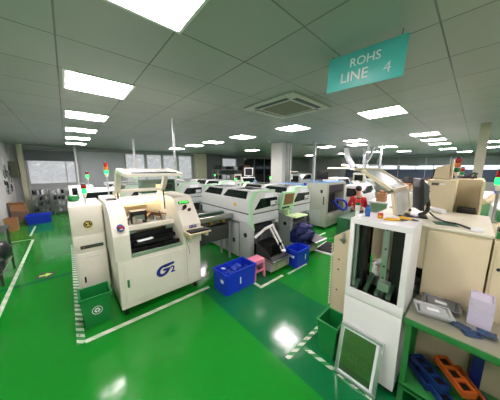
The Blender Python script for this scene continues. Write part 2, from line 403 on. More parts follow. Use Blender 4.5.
# air conditioner cassettes
def cassette(x, y, label):
    r = thing('air_conditioner', label, 'air conditioner', (x, y, H-.02), 'ceiling air conditioner cassettes')
    B().box(x-.47, y-.47, H-.03, x+.47, y+.47, H-.002, .01).build('panel', mat('ac_panel', '#c6cbc2', .5), r)
    b = B()
    for a in range(4):
        b.box(-.3, .33, -.034, .3, .40, -.029, M=Matrix.Translation((x, y, H)) @ Matrix.Rotation(a*PI/2, 4, 'Z'))
    b.build('air_slot', BLACK, r)
    for a in (0, 3): B().box(-.29, .335, -.040, .29, .385, -.036, M=Matrix.Translation((x, y, H)) @ Matrix.Rotation(a*PI/2, 4, 'Z')).build('air_vane', mat('ac_panel', '#c6cbc2', .5), r)
    B().box(x-.27, y-.27, H-.036, x+.27, y+.27, H-.029, .003).build('intake_grille', mat('ac_grille', '#7d7a6c', .7, var=.1, scale=60), r)
cassette(2.6, 2.05, 'white four-way air conditioner cassette near the hanging sign')
cassette(7.65, 4.35, 'small distant air conditioner cassette right of the white column')
tag(B().lathe((5.3, 4.9, H-.05), [(.03, 0), (.07, .02), (.07, .05)]).build('smoke_detector', WHITE), 'small white smoke detector on the ceiling beside the column', 'smoke detector')

# hanging sign
sx = 1.77
sg = thing('hanging_sign', 'teal sign reading ROHS LINE 4 hanging from the ceiling', 'sign', (sx, .69, 2.50))
TEAL = mat('teal_acrylic', '#55c6c2', .35, var=.05, scale=3)
B().box(sx-.004, .410, 2.482, sx+.004, .960, 2.745, .002).build('board', TEAL, sg)
text('ROHS', .085, FaceM((sx-.006, .672, 2.663), '-x'), 'lettering', WHITEINK, sg, .0008, .0005)
text('LINE', .105, FaceM((sx-.006, .742, 2.565), '-x'), 'lettering', WHITEINK, sg, .0008, .0008)
text('4', .105, FaceM((sx-.006, .512, 2.562), '-x'), 'lettering', WHITEINK, sg, .0008, -.0012)
sg.rotation_euler = (math.radians(2.6), 0, 0)
for y_ in (.93, .45): B().cyl((sx, y_, 2.735), (sx, y_, H-(.004 if y_ > .6 else -.012)), .003, n=6).build('hanger', DARK, sg)

# floor markings
def flat(name, x0, y0, x1, y1, m, label, cat='floor tape', z=.002, group=None):
    return tag(B().box(x0, y0, .0002, x1, y1, z).build(name, m), label, cat, group)
flat('floor_tape', -.86, 3.2, -.81, 7.55, WORN, 'long white tape line along the left aisle')
flat('floor_tape', -.95, 8.0, -.90, 9.3, WORN, 'short white tape line in front of the blue tub by the far wall')
flat('floor_tape', -1.5, 7.6, -.86, 7.64, WORN, 'thin white cross line at the end of the left aisle line')
flat('floor_tape', -.11, 2.60, -.04, 6.4, STRIPE, 'green and white striped tape beside the cream loader cabinet')
flat('floor_tape', -.04, 2.58, 1.48, 2.64, WORN, 'white tape line on the floor in front of the printing machine')
flat('floor_tape', 2.06, 2.03, 2.62, 2.08, WORN, 'worn white tape line in front of the feeder cart')
flat('floor_tape', 2.06, 2.09, 2.11, 2.3, WORN, 'short tape stub beside the pink stool')
flat('floor_tape', 2.72, 2.0, 3.3, 2.04, WORN, 'worn white tape scraps in front of the smaller blue crate')
flat('floor_tape', 4.6, 2.7, 5.4, 2.75, WORN, 'white tape corner near the dark green cabinet')
flat('floor_tape', 1.42, 1.01, 2.3, 1.055, STRIPE, 'striped tape running under the right green bin')
flat('floor_tape', 1.63, .35, 1.675, .99, STRIPE, 'striped tape running under the leaning framed screen')
fm = thing('floor_sign', 'black diamond floor sticker with a green arrow in the left aisle', 'floor sticker', (-.46, 4.83, 0))
B().prism([(-.62, 4.83), (-.46, 4.67), (-.3, 4.83), (-.46, 4.99)], 'z', .0003, .002).xf(R(25, 'Z', (-.46, 4.83, 0))).build('sticker', BLACKINK, fm)
B().prism([(-.54, 4.8), (-.46, 4.8), (-.46, 4.75), (-.37, 4.83), (-.46, 4.91), (-.46, 4.86), (-.54, 4.86)], 'z', .002, .003).build('arrow', mat('lime_ink', '#b7ee5a', .5, var=0), fm)

# ------------------------------------------------------------------ shared sub builders
def signal(parent, x, y, z0, zl, s=1, lens=('r', 'g'), pole=ALU):
    r = .028*s
    o = B().cyl((x, y, z0), (x, y, zl), .010*s, n=10).cyl((x, y, z0), (x, y, z0+.012), .03*s, n=12).build('signal_light', pole, parent)
    B().cyl((x, y, zl), (x, y, zl+.05*s), .016*s, r*.95).build('socket', CREAM, o)
    z = zl+.05*s
    for k in reversed(lens):
        m = {'r': LENSR, 'g': LENSG, 'y': LENSY, 'G': LENSGO}[k]
        nm = {'r': 'red_lens', 'g': 'green_lens', 'y': 'amber_lens', 'G': 'green_lens'}[k]
        B().lathe((x, y, z), [(r*.9, 0), (r, .006), (r, .05*s), (r*.9, .055*s)]).build(nm, m, o); z += .056*s
    B().lathe((x, y, z), [(r, 0), (r*.9, .012), (r*.3, .018)]).build('cap', DARK, o)
    return o
def casters(parent, pts, r=.03):
    for x, y in pts:
        B().cyl((x-.015, y, r), (x+.015, y, r), r, n=14).cyl((x, y, r), (x, y, 2*r+.01), .012, n=8).build('caster', RUBBER, parent)
def bin_(x0, y0, x1, y1, h, fl, m, root, t=.008, name='body', z0=0.0):
    # open tapered tub; bottom x0..x1, flares by fl
    b = B(); o = [(x0, y0), (x1, y0), (x1, y1), (x0, y1)]; c_ = ((x0+x1)/2, (y0+y1)/2)
    def ring(e, z): return [(p[0]+(e if p[0] > c_[0] else -e), p[1]+(e if p[1] > c_[1] else -e), z) for p in o]
    rings = [ring(0, z0+.002), ring(fl*.93, z0+h*.93), ring(fl+.008, z0+h*.93), ring(fl+.01, z0+h), ring(fl-t, z0+h), ring(-t, z0+.012)]
    V = [[b.bm.verts.new(p) for p in r] for r in rings]
    for i in range(len(V)-1):
        for k in range(4): b.bm.faces.new((V[i][k], V[i][(k+1) % 4], V[i+1][(k+1) % 4], V[i+1][k]))
    b.bm.faces.new(V[0]); b.bm.faces.new(V[-1])
    return b.build(name, m, root)

# ------------------------------------------------------------------ loader cabinet (far left)
def loader():
    r = thing('loader_cabinet', 'tall cream cabinet with a round black emblem and signal light, behind the green bin', 'cabinet', (.16, 3.6, 0))
    B().box(-.035, 3.285, .07, .302, 3.97, 1.385, .008).build('body', CREAM, r)
    B().box(-.03, 3.275, 1.0, .298, 3.286, 1.375, .003).box(-.03, 3.275, .80, .298, 3.286, .985, .003).build('front_panel', CREAM, r)
    d = B().box(-.01, 3.270, .10, .29, 3.287, .755, .004).build('door', CREAM, r)
    B().box(.03, 3.262, .36, .05, 3.272, .44, .003).build('handle', BLACK, d)
    B().box(.06, 3.268, .69, .22, 3.271, .70).build('nameplate', PALE, d, 'small silver lettering plate')
    s = B().box(.03, 3.268, .815, .27, 3.276, .86, .002).build('control_strip', mat('strip_grey', '#39423a', .5), r)
    B().cyl((.065, 3.262, .838), (.065, 3.27, .838), .009).build('red_button', RED, s); B().cyl((.11, 3.262, .838), (.11, 3.27, .838), .008).build('black_button', BLACK, s)
    e = B().cyl((.135, 3.266, 1.135), (.135, 3.276, 1.135), .046, n=28).build('emblem', BLACKINK, r, 'round black emblem with yellow mark')
    b = B().cyl((.135, 3.264, 1.135), (.135, 3.267, 1.135), .034, n=28); b.build('emblem_ring', YELINK, e)
    B().cyl((.135, 3.2625, 1.135), (.135, 3.265, 1.135), .030, n=28).build('emblem_centre', BLACKINK, e)
    B().box(.129, 3.260, 1.115, .143, 3.263, 1.155).box(.114, 3.260, 1.146, .143, 3.263, 1.156).box(.115, 3.260, 1.112, .157, 3.263, 1.121).build('emblem_mark', YELINK, e)
    B().box(.09, 3.272, 1.065, .18, 3.2755, 1.073).build('caption_strip', YELINK, r)
    signal(r, .145, 3.4, 1.385, 1.475, 1.0, ('r', 'g'), ALU)
    casters(r, [(0, 3.33), (.27, 3.33), (0, 3.9), (.27, 3.9)], .025)
loader()
g = thing('tape_roll', 'green roll of tape standing on the cream loader cabinet', 'tape roll', (.03, 3.78, 1.386))
B().lathe((.03, 3.78, 1.386), [(.05, 0), (.06, .005), (.06, .075), (.05, .08)]).build('roll', GREENP, g)
tag(B().box(.14, 3.55, 1.386, .27, 3.8, 1.396).xf(R(6, 'Z', (.25, 3.67, 1.4))).build('paper_sheet', PAPER), 'white papers lying on top of the cream loader cabinet', 'paper')

def rubbish_bin(label, x0, y0, x1, y1, h, fl, fx='-y', emblem=True, m=GREENP):
    r = thing('waste_bin', label, 'bin', ((x0+x1)/2, (y0+y1)/2, 0))
    bin_(x0, y0, x1, y1, h, fl, m, r)
    if emblem:
        cx = (x0+x1)/2; yy = y0-fl*.55-.004; zz = h*.52
        e = B()
        for k in range(24):
            a0, a1 = 2*PI*k/24, 2*PI*(k+1)/24
            e.hexa([(cx+.045*math.cos(a), yy-.001, zz+.045*math.sin(a)) for a in (a0, a1)]+[(cx+.05*math.cos(a), yy-.001, zz+.05*math.sin(a)) for a in (a1, a0)],
                   [(cx+.045*math.cos(a), yy-.004, zz+.045*math.sin(a)) for a in (a0, a1)]+[(cx+.05*math.cos(a), yy-.004, zz+.05*math.sin(a)) for a in (a1, a0)])
        for k in range(3):
            a = PI/2+k*2*PI/3; p = (cx+.018*math.cos(a), zz+.018*math.sin(a))
            t = Vector((-math.sin(a), math.cos(a)))*.017; n_ = Vector((math.cos(a), math.sin(a)))*.008
            q = [(p[0]-t.x-n_.x, p[1]-t.y-n_.y), (p[0]+t.x-n_.x, p[1]+t.y-n_.y), (p[0]+t.x*1.3, p[1]+t.y*1.3), (p[0]+t.x*.6+n_.x, p[1]+t.y*.6+n_.y), (p[0]-t.x+n_.x, p[1]-t.y+n_.y)]
            e.prism(q, 'y', yy-.004, yy-.001)
        e.xf(R(0, 'X')).build('recycling_mark', WHITEINK, r)
    return r
rubbish_bin('green plastic bin with a white recycling mark in front of the cream loader cabinet', -.02, 2.82, .22, 3.05, .38, .028)
rubbish_bin('plain green plastic bin beside the white cabinet on the right', 1.73, .72, 1.93, .87, .37, .022, emblem=False)

# ------------------------------------------------------------------ printing machine
def printer():
    r = thing('solder_printer', 'cream printing machine marked G2 with its lid raised', 'machine', (.86, 3.25, 0))
    B().box(.33, 2.70, .12, 1.40, 3.75, .76, .012).build('base_cabinet', CREAM, r)
    d = B().box(.385, 2.688, .20, 1.12, 2.703, .715, .004).build('front_door', IVORY, r)
    B().box(.41, 2.682, .40, .435, 2.690, .50, .003).build('door_handle', GREENF, d)
    B().box(1.18, 2.690, .17, 1.385, 2.703, .735, .004).build('side_door', IVORY, r)
    sh = Matrix(((1, .18, 0, 0), (0, 1, 0, 0), (0, 0, 1, 0), (0, 0, 0, 1)))
    # bold rounded G mark
    def arc(cx, cz, rx, rz, w, a0, a1, n=18):
        b = B()
        P = [(a0+(a1-a0)*i/n) for i in range(n+1)]
        pts = [(cx+rx*math.cos(a), cz+rz*math.sin(a)) for a in P]+[(cx+(rx-w)*math.cos(a), cz+(rz-w*.8)*math.sin(a)) for a in reversed(P)]
        for i in range(n):
            q = [pts[i], pts[i+1], pts[2*n-i], pts[2*n+1-i]]
            b.prism(q, 'y', 2.684, 2.689)
        return b
    b = arc(.835, .475, .086, .080, .046, math.radians(58), math.radians(360))
    b.box(.835, 2.684, .468, .927, 2.689, .498).prism([(.835, .556), (.855, .512), (.975, .535), (.965, .567)], 'y', 2.684, 2.689)
    b.xf(Matrix.Translation((0, 0, .475)) @ Matrix(((1, 0, .22, 0), (0, 1, 0, 0), (0, 0, 1, 0), (0, 0, 0, 1))) @ Matrix.Translation((0, 0, -.475)))
    b.build('printed_mark', NAVYINK, r, 'bold blue letter G')
    text('2', .125, FaceM((.965, 2.687, .455), '-y'), 'printed_mark', NAVYINK, r, .001, .004, label='small blue numeral 2')
    casters(r, [(.39, 2.78), (1.33, 2.78), (.39, 3.6), (1.33, 3.6)], .038)
    B().box(.49, 2.70, .757, 1.13, 2.74, .80, .004).build('front_ledge', mat('sage_ledge', '#7f9a80', .5), r)
    prof = [(2.69, .755), (2.69, 1.06), (2.80, 1.33), (3.02, 1.43), (3.70, 1.45), (3.74, 1.42), (3.74, .755)]
    B().prism(prof, 'x', .31, .485, .012).build('left_pod', CREAM, r)
    p = B().prism([(2.69, .755), (2.69, 1.04), (2.98, 1.40), (3.06, 1.43), (3.74, 1.43), (3.74, .755)], 'x', 1.135, 1.425, .014).build('right_pod', CREAM, r)
    # emblem on left pod, facing front (upper slope)
    B().cyl((.40, 2.668, 1.20-.04), (.40, 2.735, 1.16), .036, n=28).build('round_badge', NAVYINK, r, 'round blue and red badge')
    B().ell((.40, 2.668, 1.172), .028, .004, .014).build('badge_flash', REDINK, r)
    B().ell((.40, 2.667, 1.148), .024, .004, .008).build('badge_band', WHITEINK, r)
    # right pod controls sit on the slope (2.69,1.04)->(2.98,1.40)
    t = math.atan2(.36, .29); SM = Matrix.Translation((1.28, 2.835, 1.22)) @ Matrix.Rotation(t-PI/2, 4, 'X')  # local z along slope up, y outwards neg
    def SL(b): b.xf(SM); return b
    SL(B().box(-.09, -.012, .12, .07, .004, .165, .003)).build('display', BLACK, r)
    SL(B().box(-.075, -.016, .132, -.05, -.011, .153).box(-.04, -.016, .132, -.015, -.011, .153).box(-.005, -.016, .132, .02, -.011, .153).box(.03, -.016, .132, .055, -.011, .153)).build('display_digits', LEDG, r)
    SL(B().cyl((-.02, .005, .06), (-.02, -.012, .06), .03).cyl((-.02, -.012, .06), (-.02, -.045, .06), .018, .022)).build('knob', BLACK, r)
    SL(B().cyl((.035, .005, .005), (.035, -.03, .005), .024)).build('emergency_stop', mat('dark_red_button', '#3a1215', .4), r)
    SL(B().box(-.07, -.006, .02, -.03, .004, .04)).build('switch_plate', BLACK, r)
    text('GKG', .055, FaceM((1.29, 2.686, 1.005), '-y'), 'brand_lettering', NAVYINK, r, .001, .003)
    # interior: back wall, table, stencil frame, cameras, lamp
    B().box(.485, 3.55, .76, 1.135, 3.72, 1.40).build('rear_housing', mat('warm_inner_panel', '#ddd2b4', .5), r)
    B().box(.49, 2.76, .762, 1.13, 3.54, .775).build('inner_floor', BLACK, r)
    B().box(.49, 2.80, .78, 1.13, 2.84, .83).box(.49, 2.95, .84, 1.13, 3.0, .89).box(.55, 2.83, .85, 1.05, 2.87, .88).box(.62, 2.78, .80, .66, 3.4, .84).box(.93, 2.78, .80, .97, 3.4, .84).box(.49, 3.05, .8, 1.13, 3.1, .95).build('carriage_rails', BLACK, r)
    B().box(.485, 2.98, 1.02, 1.135, 3.05, 1.085, .006).build('cross_beam', IVORY, r)
    B().box(.50, 2.97, .99, .62, 3.0, 1.03).box(1.0, 2.96, .97, 1.12, 3.01, 1.03, .004).build('clamp_block', STEEL, r)
    B().box(.49, 3.06, 1.06, 1.13, 3.52, 1.075).build('stencil_table', GREY2, r)
    B().box(.60, 3.12, 1.075, .80, 3.28, 1.25, .004).build('camera_block', BLACK, r)
    B().box(.635, 3.112, 1.11, .765, 3.122, 1.19).build('camera_plate', STEEL, r)
    for k in range(26):
        x = random.uniform(.53, 1.09); y = random.uniform(3.07, 3.45); s = random.uniform(.012, .035)
        B().box(x-s, y-s, 1.075, x+s, y+s, 1.075+random.uniform(.02, .11), .003).build('fixture_block', mat('machined_fixture', '#b9b0a0', .4, .5, var=.4, scale=20), r)
    b = B()
    for k in range(5): b.tube([(.55+k*.11, 3.1, 1.1), (.6+k*.1, 3.2, 1.19), (.66+k*.1, 3.4, 1.13)], .008, 6)
    b.build('hose', DARK, r)
    B().box(.60, 3.46, 1.22, .90, 3.55, 1.28, .005).build('squeegee_head', mat('tan_head', '#c9ad80', .5), r)
    b = B()
    b.box(.86, 3.1, 1.12, .9, 3.5, 1.16, M=R(-28, 'Z', (.9, 3.3, 1.1))).box(.95, 3.1, 1.12, .99, 3.5, 1.17, M=R(25, 'Z', (.97, 3.3, 1.1)))
    b.build('linkage', mat('bronze_linkage', '#8c6a44', .35, .7), r)
    B().cyl((.56, 3.50, 1.385), (1.08, 3.50, 1.385), .014).build('work_lamp', TASK, r, 'glowing warm work lamp under the lid')
    B().box(.60, 2.86, .89, .80, 2.93, .897, M=R(8, 'Z', (.7, 2.9, .9))).build('wiping_paper', PAPER, r)
    # raised lid
    lid = B()
    lp = [(3.50, 1.44), (3.33, 1.50), (3.22, 1.60), (3.14, 1.73), (3.08, 1.80), (2.62, 1.745), (2.62, 1.785), (3.06, 1.845), (3.18, 1.80), (3.27, 1.66), (3.38, 1.55), (3.56, 1.49)]
    def ribbon(b, x0, x1):
        n = len(lp)//2
        for i in range(n-1): b.prism([lp[i], lp[i+1], lp[2*n-2-i], lp[2*n-1-i]], 'x', x0, x1)
    for x0, x1 in ((.47, .53), (1.09, 1.145)): ribbon(lid, x0, x1)
    lid.box(.475, 2.60, 1.745, 1.14, 2.66, 1.785, .006).box(.475, 3.05, 1.80, 1.14, 3.12, 1.84, .006).box(.475, 3.34, 1.50, 1.14, 3.38, 1.545, .006)
    l = lid.build('lid', CREAM, r)
    B().prism([(2.66, 1.765), (3.05, 1.815), (3.05, 1.825), (2.66, 1.775)], 'x', .515, 1.10).build('lid_top_window', CLOUDY, l)
    B().prism([(3.35, 1.545), (3.17, 1.78), (3.175, 1.785), (3.355, 1.55)], 'x', .515, 1.10).build('lid_window', CLEARF, l)
    B().box(.56, 2.65, 1.785, 1.08, 2.70, 1.80, .004).build('lid_handle', BLACK, l)
    B().cyl((.5, 3.3, 1.2), (.5, 3.33, 1.55), .01, n=8).cyl((1.12, 3.3, 1.2), (1.12, 3.33, 1.55), .01, n=8).build('gas_strut', BLACK, r)
    signal(r, .40, 3.35, 1.44, 1.73, .85, ('r', 'y', 'g'))
    B().box(.34, 3.12, 1.435, .45, 3.25, 1.452, .003).build('pod_slot', BLACK, r)
    # keyboard tray
    t_ = B().box(1.13, 2.44, .955, 1.45, 2.70, .975, .004).box(1.15, 2.47, .90, 1.2, 2.69, .955).box(1.38, 2.47, .90, 1.42, 2.69, .955).build('keyboard_tray', BEIGE, r)
    k_ = B().box(1.15, 2.46, .976, 1.43, 2.60, .992, .004).build('keyboard', BLACK, t_)
    b = B()
    for i in range(12):
        for j in range(4): b.box(1.158+i*.022, 2.47+j*.03, .992, 1.174+i*.022, 2.492+j*.03, .997)
    b.build('keys', DARK, k_)
    B().tube([(1.2, 2.68, .93), (1.14, 2.6, .83), (1.2, 2.66, .72), (1.22, 2.68, .6)], .003, 6).build('keyboard_cable', DARK, t_)
printer()

tag(B().cyl((1.57, 3.91, 0.0), (1.57, 3.91, H), .022, n=14).cyl((1.57, 3.91, 0.001), (1.57, 3.91, .02), .06).build('vertical_pole', ALU), 'slim pale pole from floor to ceiling behind the G2 machine', 'pole')
tag(B().cyl((1.70, 7.52, 0.0), (1.70, 7.52, H), .03, n=12).build('vertical_pole', WHITE), 'thin white pole near the back windows, farther than the one behind the printing machine', 'pole')
tag(B().cyl((.36, 11.9, 0.0), (.36, 11.9, H), .04, n=12).build('vertical_pole', WHITE), 'white pole beside the leftmost filmed window', 'pole')

# conveyor between printer and placer
def conveyor(x0, x1, y0, y1, label):
    r = thing('transfer_conveyor', label, 'conveyor', ((x0+x1)/2, (y0+y1)/2, 0))
    B().box(x0, y0, .86, x1, y0+.05, .95, .004).box(x0, y1-.05, .86, x1, y1, .95, .004).build('rail', STEEL, r)
    B().box(x0, y0+.06, .90, x1, y0+.09, .93).box(x0, y1-.09, .90, x1, y1-.06, .93).build('belt', mat('green_belt', '#2f5b44', .6), r)
    B().box(x0+.02, y0+.05, .78, x1-.02, y1-.05, .86).build('frame', mat('dark_olive_frame', '#45503f', .5), r)
    for x in (x0+.06, x1-.06):
        for y in (y0+.06, y1-.06): B().box(x-.02, y-.02, 0.005, x+.02, y+.02, .78).build('leg', GREY, r)
    for k in range(3 if x1-x0 > .8 else 0): B().cyl((x0+.18+k*.28, y0-.03, .83), (x0+.18+k*.28, y0+.02, .83), .035).build('adjusting_knob', mat('brass_knob', '#8a7430', .4, .6), r)
    B().box(x0+min(.12, (x1-x0)*.2), y0+.02, .45, x1-min(.12, (x1-x0)*.2), y1-.04, .74, .006).build('control_box', mat('dark_conveyor_box', '#3a403c', .5), r)
conveyor(1.44, 2.42, 3.2, 3.62, 'grey transfer conveyor with green belts linking the printing machine to the placement machine')

conveyor(3.26, 3.60, 3.4, 3.8, 'short grey transfer conveyor between the two placement machines')
conveyor(.83, 1.10, 5.95, 6.35, 'short grey conveyor between the white machines of the row behind') if 0 else None
tag(B().tube([(1.50, 3.15, .80), (1.50, 3.05, .5), (1.47, 3.02, .2), (1.52, 2.95, .012), (1.62, 2.9, .012), (1.7, 3.02, .012)], .011, 8, 5).build('air_hose', mat('pale_hose', '#b9bda8', .5)), 'pale hose hanging from the conveyor to the floor right of the printing machine', 'hose')
# ------------------------------------------------------------------ placement machine (built at origin)
def placer(label):
    r = thing('placement_machine', label, 'machine', (0, 0, 0), 'white placement machines with mint green trim')
    B().box(.03, .42, .04, .77, 1.76, .77, .006).build('base_cabinet', GREY, r)
    for y0, y1 in ((.36, .78), (.80, 1.22), (1.26, 1.72)):
        p = B().box(.008, y0, .06, .032, y1, .75, .004).build('side_panel', GREY2, r)
        B().box(.002, y0+.12, .33, .010, y0+.20, .42, .003).build('latch', BLACK, p)
    for x in (0, .70): B().box(x, .0, .02, x+.10, .33, .80, .006).build('front_column', GREY2, r)
    B().cyl((-.012, .14, .57), (.004, .14, .57), .045, n=20).build('round_knob', BLACK, r)
    B().box(.10, .20, .10, .70, .42, .78).build('inner_bay', BLACK, r)
    b = B()
    for k in range(12): b.box(.12+k*.047, .06, .60, .15+k*.047, .22, .74)
    b.build('feeder_bank', DARK, r)
    b = B()
    for k in range(6): b.tube([(.72+k*.012, .02, .78), (.66+k*.02, -.03, .55), (.70+k*.015, .0, .3), (.74, .05, .12)], .008, 6)
    b.build('cable_bundle', DARK, r)
    b = B()
    for k in range(9): b.box(.13+k*.06, -.01+.01*(k % 2), .40, .165+k*.06, .2, .56, .003)
    b.build('feeder_heads', mat('steel_feeder', '#777d7d', .35, .6), r)
    B().box(.0, .0, .80, .8, 1.8, .985, .012).build('skirt', PALE, r)
    B().box(-.004, -.004, .985, .804, 1.804, 1.0).build('black_seam', BLACKINK, r)
    B().prism([(0, 1.0), (0, 1.25), (.15, 1.41), (.65, 1.41), (.8, 1.25), (.8, 1.0)], 'y', 0, 1.8, .012).build('hood', mat('hood_enamel', '#cdd2d0', .35), r)
    n = Vector((-.16, 0, .15)).normalized()*.004
    def slab(y0, y1, s=1):
        a = Vector((.018, 0, 1.269)); c = Vector((.135, 0, 1.394))
        if s < 0: a = Vector((.782, 0, 1.269)); c = Vector((.665, 0, 1.394))
        nn = Vector((n.x*s, 0, n.z))
        lo = [a+Vector((0, y0, 0)), a+Vector((0, y1, 0)), c+Vector((0, y1-.04, 0)), c+Vector((0, y0+.08, 0))]
        return B().hexa([p-nn*.5 for p in lo], [p+nn for p in lo])
    for y0, y1 in ((.14, .90), (.98, 1.68)):
        slab(y0, y1).build('side_window', SMOKE, r)
    slab(.2, 1.6, -1).build('side_window', SMOKE, r)
    B().prism([(.10, 1.07), (.26, 1.27), (.74, 1.27), (.74, 1.10)], 'y', -.006, .004).build('front_window', SMOKE, r)
    B().box(.36, -.010, 1.27, .62, .001, 1.36).xf(R(0, 'X')).build('paper_notice', PAPER, r)
    B().box(.54, -.012, 1.06, .72, .0, 1.2, .004).build('control_plate', PALE, r)
    b = B()
    for k in range(5): b.box(.555+k*.03, -.016, 1.09, .575+k*.03, -.010, 1.12)
    b.cyl((.68, -.02, 1.16), (.68, -.01, 1.16), .015); b.build('buttons', BLACK, r)
    b = B().box(-.012, -.012, .80, .05, .04, 1.245, .006)
    b.hexa([(-.012, -.012, 1.24), (.05, -.012, 1.24), (.05, .06, 1.24), (-.012, .06, 1.24)], [(.135, -.012, 1.418), (.2, -.012, 1.418), (.2, .06, 1.418), (.135, .06, 1.418)])
    b.box(.14, -.012, 1.40, .67, .06, 1.42, .004)
    b.prism([(.0, .80), (.10, .66), (.10, .70), (.05, .80)], 'y', -.012, .02)
    b.build('corner_trim', MINT, r)
    B().box(.12, .16, .03+1.383, .68, .8, 1.425, .004).box(.12, .95, 1.41, .68, 1.7, 1.425, .004).build('roof_panel', GREY2, r)
    B().box(.2, .25, 1.424, .6, .7, 1.428).build('roof_window', SMOKE, r); B().box(.2, 1.05, 1.424, .6, 1.6, 1.428).build('roof_window', SMOKE, r)
    B().box(-.006, .42, 1.10, .002, .50, 1.16).build('warning_label', YELLOW, r)
    signal(r, .57, 1.15, 1.42, 1.52, .8, ('r', 'g'), ALU)
    # operator panel to the right of the front
    PM = R(10, 'X', (.9, -.05, 1.17))
    p = B().box(.80, -.09, .98, 1.24, -.03, 1.37, .015, M=PM).build('operator_panel', MINT, r)
    B().box(.86, -.098, 1.09, 1.18, -.088, 1.33, .002, M=PM).build('screen', SCREEN, p)
    b = B()
    for k in range(5): b.box(.84+k*.05, -.10, 1.01, .87+k*.05, -.088, 1.05, M=PM)
    b.build('panel_buttons', BLACK, p)
    B().box(.95, -.03, .92, .99, .1, 1.15).box(.80, -.02, .95, 1.0, .2, 1.0).build('panel_arm', GREY2, p)
    k = B().box(.90, -.38, .845, 1.33, -.1, .865, .006).box(.95, -.14, .86, .99, .0, .98).build('keyboard_shelf', MINT2, p)
    B().box(.93, -.34, .866, 1.28, -.22, .88, .003).build('keyboard', mat('pale_keys', '#cfdcae', .5, var=.25, scale=90), k)
    return r
P0 = placer('nearest white placement machine with mint trim, behind the pink stool')
locs = [(3.68, 2.72, 'white placement machine with mint trim, second from the printing machine, left of the blue-topped machine'),
        (.93, 5.6, 'white placement machine in the row behind, seen through the raised lid'),
        (2.30, 5.6, 'white placement machine in the row behind, right of the slim pole'),
        (3.68, 5.6, 'white placement machine in the row behind, farthest right of that row')]
def drop(o):
    for ch in list(o.children): drop(ch)
    bpy.data.objects.remove(o)
for i, (x, y, l) in enumerate(locs):
    c = dup(P0, loc=(x, y, 0), label=l)
    if i == 0:
        for ch in list(c.children):
            if ch.name.startswith(('operator_panel', 'keyboard_shelf')): drop(ch)
P0.location = (2.44, 2.70, 0)

# feeder carts in front of the placement machines
def feeder_cart(x, y, label, dark=False):
    r = thing('feeder_cart', label, 'cart', (x, y, 0))
    B().box(x, y, .05, x+.50, y+.42, .20, .006).build('base', GREY2, r)
    f = B().box(x+.02, y-.015, .06, x+.48, y+.002, .20, .004).build('front_panel', mat('khaki_panel', '#b9bda0', .45), r)
    B().box(x+.10, y-.03, .10, x+.12, y-.012, .17).box(x+.38, y-.03, .10, x+.40, y-.012, .17).box(x+.10, y-.03, .165, x+.40, y-.018, .175).build('handle', STEEL, f)
    m = BLUE2 if dark else DARK
    # sloping reel bay
    b = B(); b.prism([(y+.0, .20), (y+.02, .24), (y+.20, .40), (y+.42, .46), (y+.42, .20)], 'x', x+.04, x+.46, .004); b.build('reel_bay', m, r)
    b = B()
    for k in range(7): b.box(x+.06+k*.055, y+.06, .26, x+.07+k*.055, y+.40, .50)
    b.build('feeder_fins', BLACK, r)
    b = B().box(x-.0, y-.04, .205, x+.5, y-.02, .245, .003).box(x, y-.04, .205, x+.02, y+.2, .245).box(x+.48, y-.04, .205, x+.5, y+.2, .245)
    b.build('edge_rail', STEEL, r)
    if not dark:
        B().tube([(x+.12, y+.1, .32), (x+.2, y+.22, .42), (x+.26, y+.12, .3)], .03, 8).build('component_strip', mat('maroon_strip', '#6e2438', .5), r, 'maroon component strip')
        A = B()
        def bar(p, q, w=.028): A.cyl(p, q, w, w*.8, 6)
        bar((x-.02, y+.40, .58), (x+.14, y+.30, .74)); bar((x+.14, y+.30, .74), (x+.30, y+.24, .80)); bar((x+.28, y+.24, .80), (x+.38, y+.02, .36), .022); bar((x+.22, y+.26, .78), (x+.31, y+.04, .38), .018)
        A.ell((x+.345, y+.02, .35), .05, .045, .025)
        A.build('support_arm', WHITE, r, 'white jointed support arm')
    else:
        b = B().ell((x+.14, y+.22, .50), .15, .17, .17).ell((x+.34, y+.24, .46), .15, .17, .15).ell((x+.22, y+.12, .40), .2, .14, .13)
        for v in b.bm.verts:
            q = v.co; k_ = .028*(math.sin(q.x*31+q.z*17)+math.sin(q.z*41+q.y*23)+random.uniform(-.6, .6)); v.co += Vector((k_, -k_*.6, k_*.5))
        b.build('reel_cover', mat('navy_cover', '#101c58', .6), r, 'dark blue cover over the reels')
        B().box(x+.18, y-.12, .30, x+.62, y+.18, .32, M=R(12, 'X', (x+.3, y, .3))).build('tray', BLACK, r)
        B().box(x+.17, y-.14, .29, x+.63, y-.12, .325, M=R(12, 'X', (x+.3, y, .3))).build('tray_edge', STEEL, r)
    casters(r, [(x+.06, y+.05), (x+.44, y+.05), (x+.06, y+.36), (x+.44, y+.36)], .02)
feeder_cart(2.47, 2.19, 'grey feeder cart with a white jointed arm beside the pink stool')
feeder_cart(3.55, 2.22, 'feeder cart under a dark blue cover, behind the smaller blue crate', True)

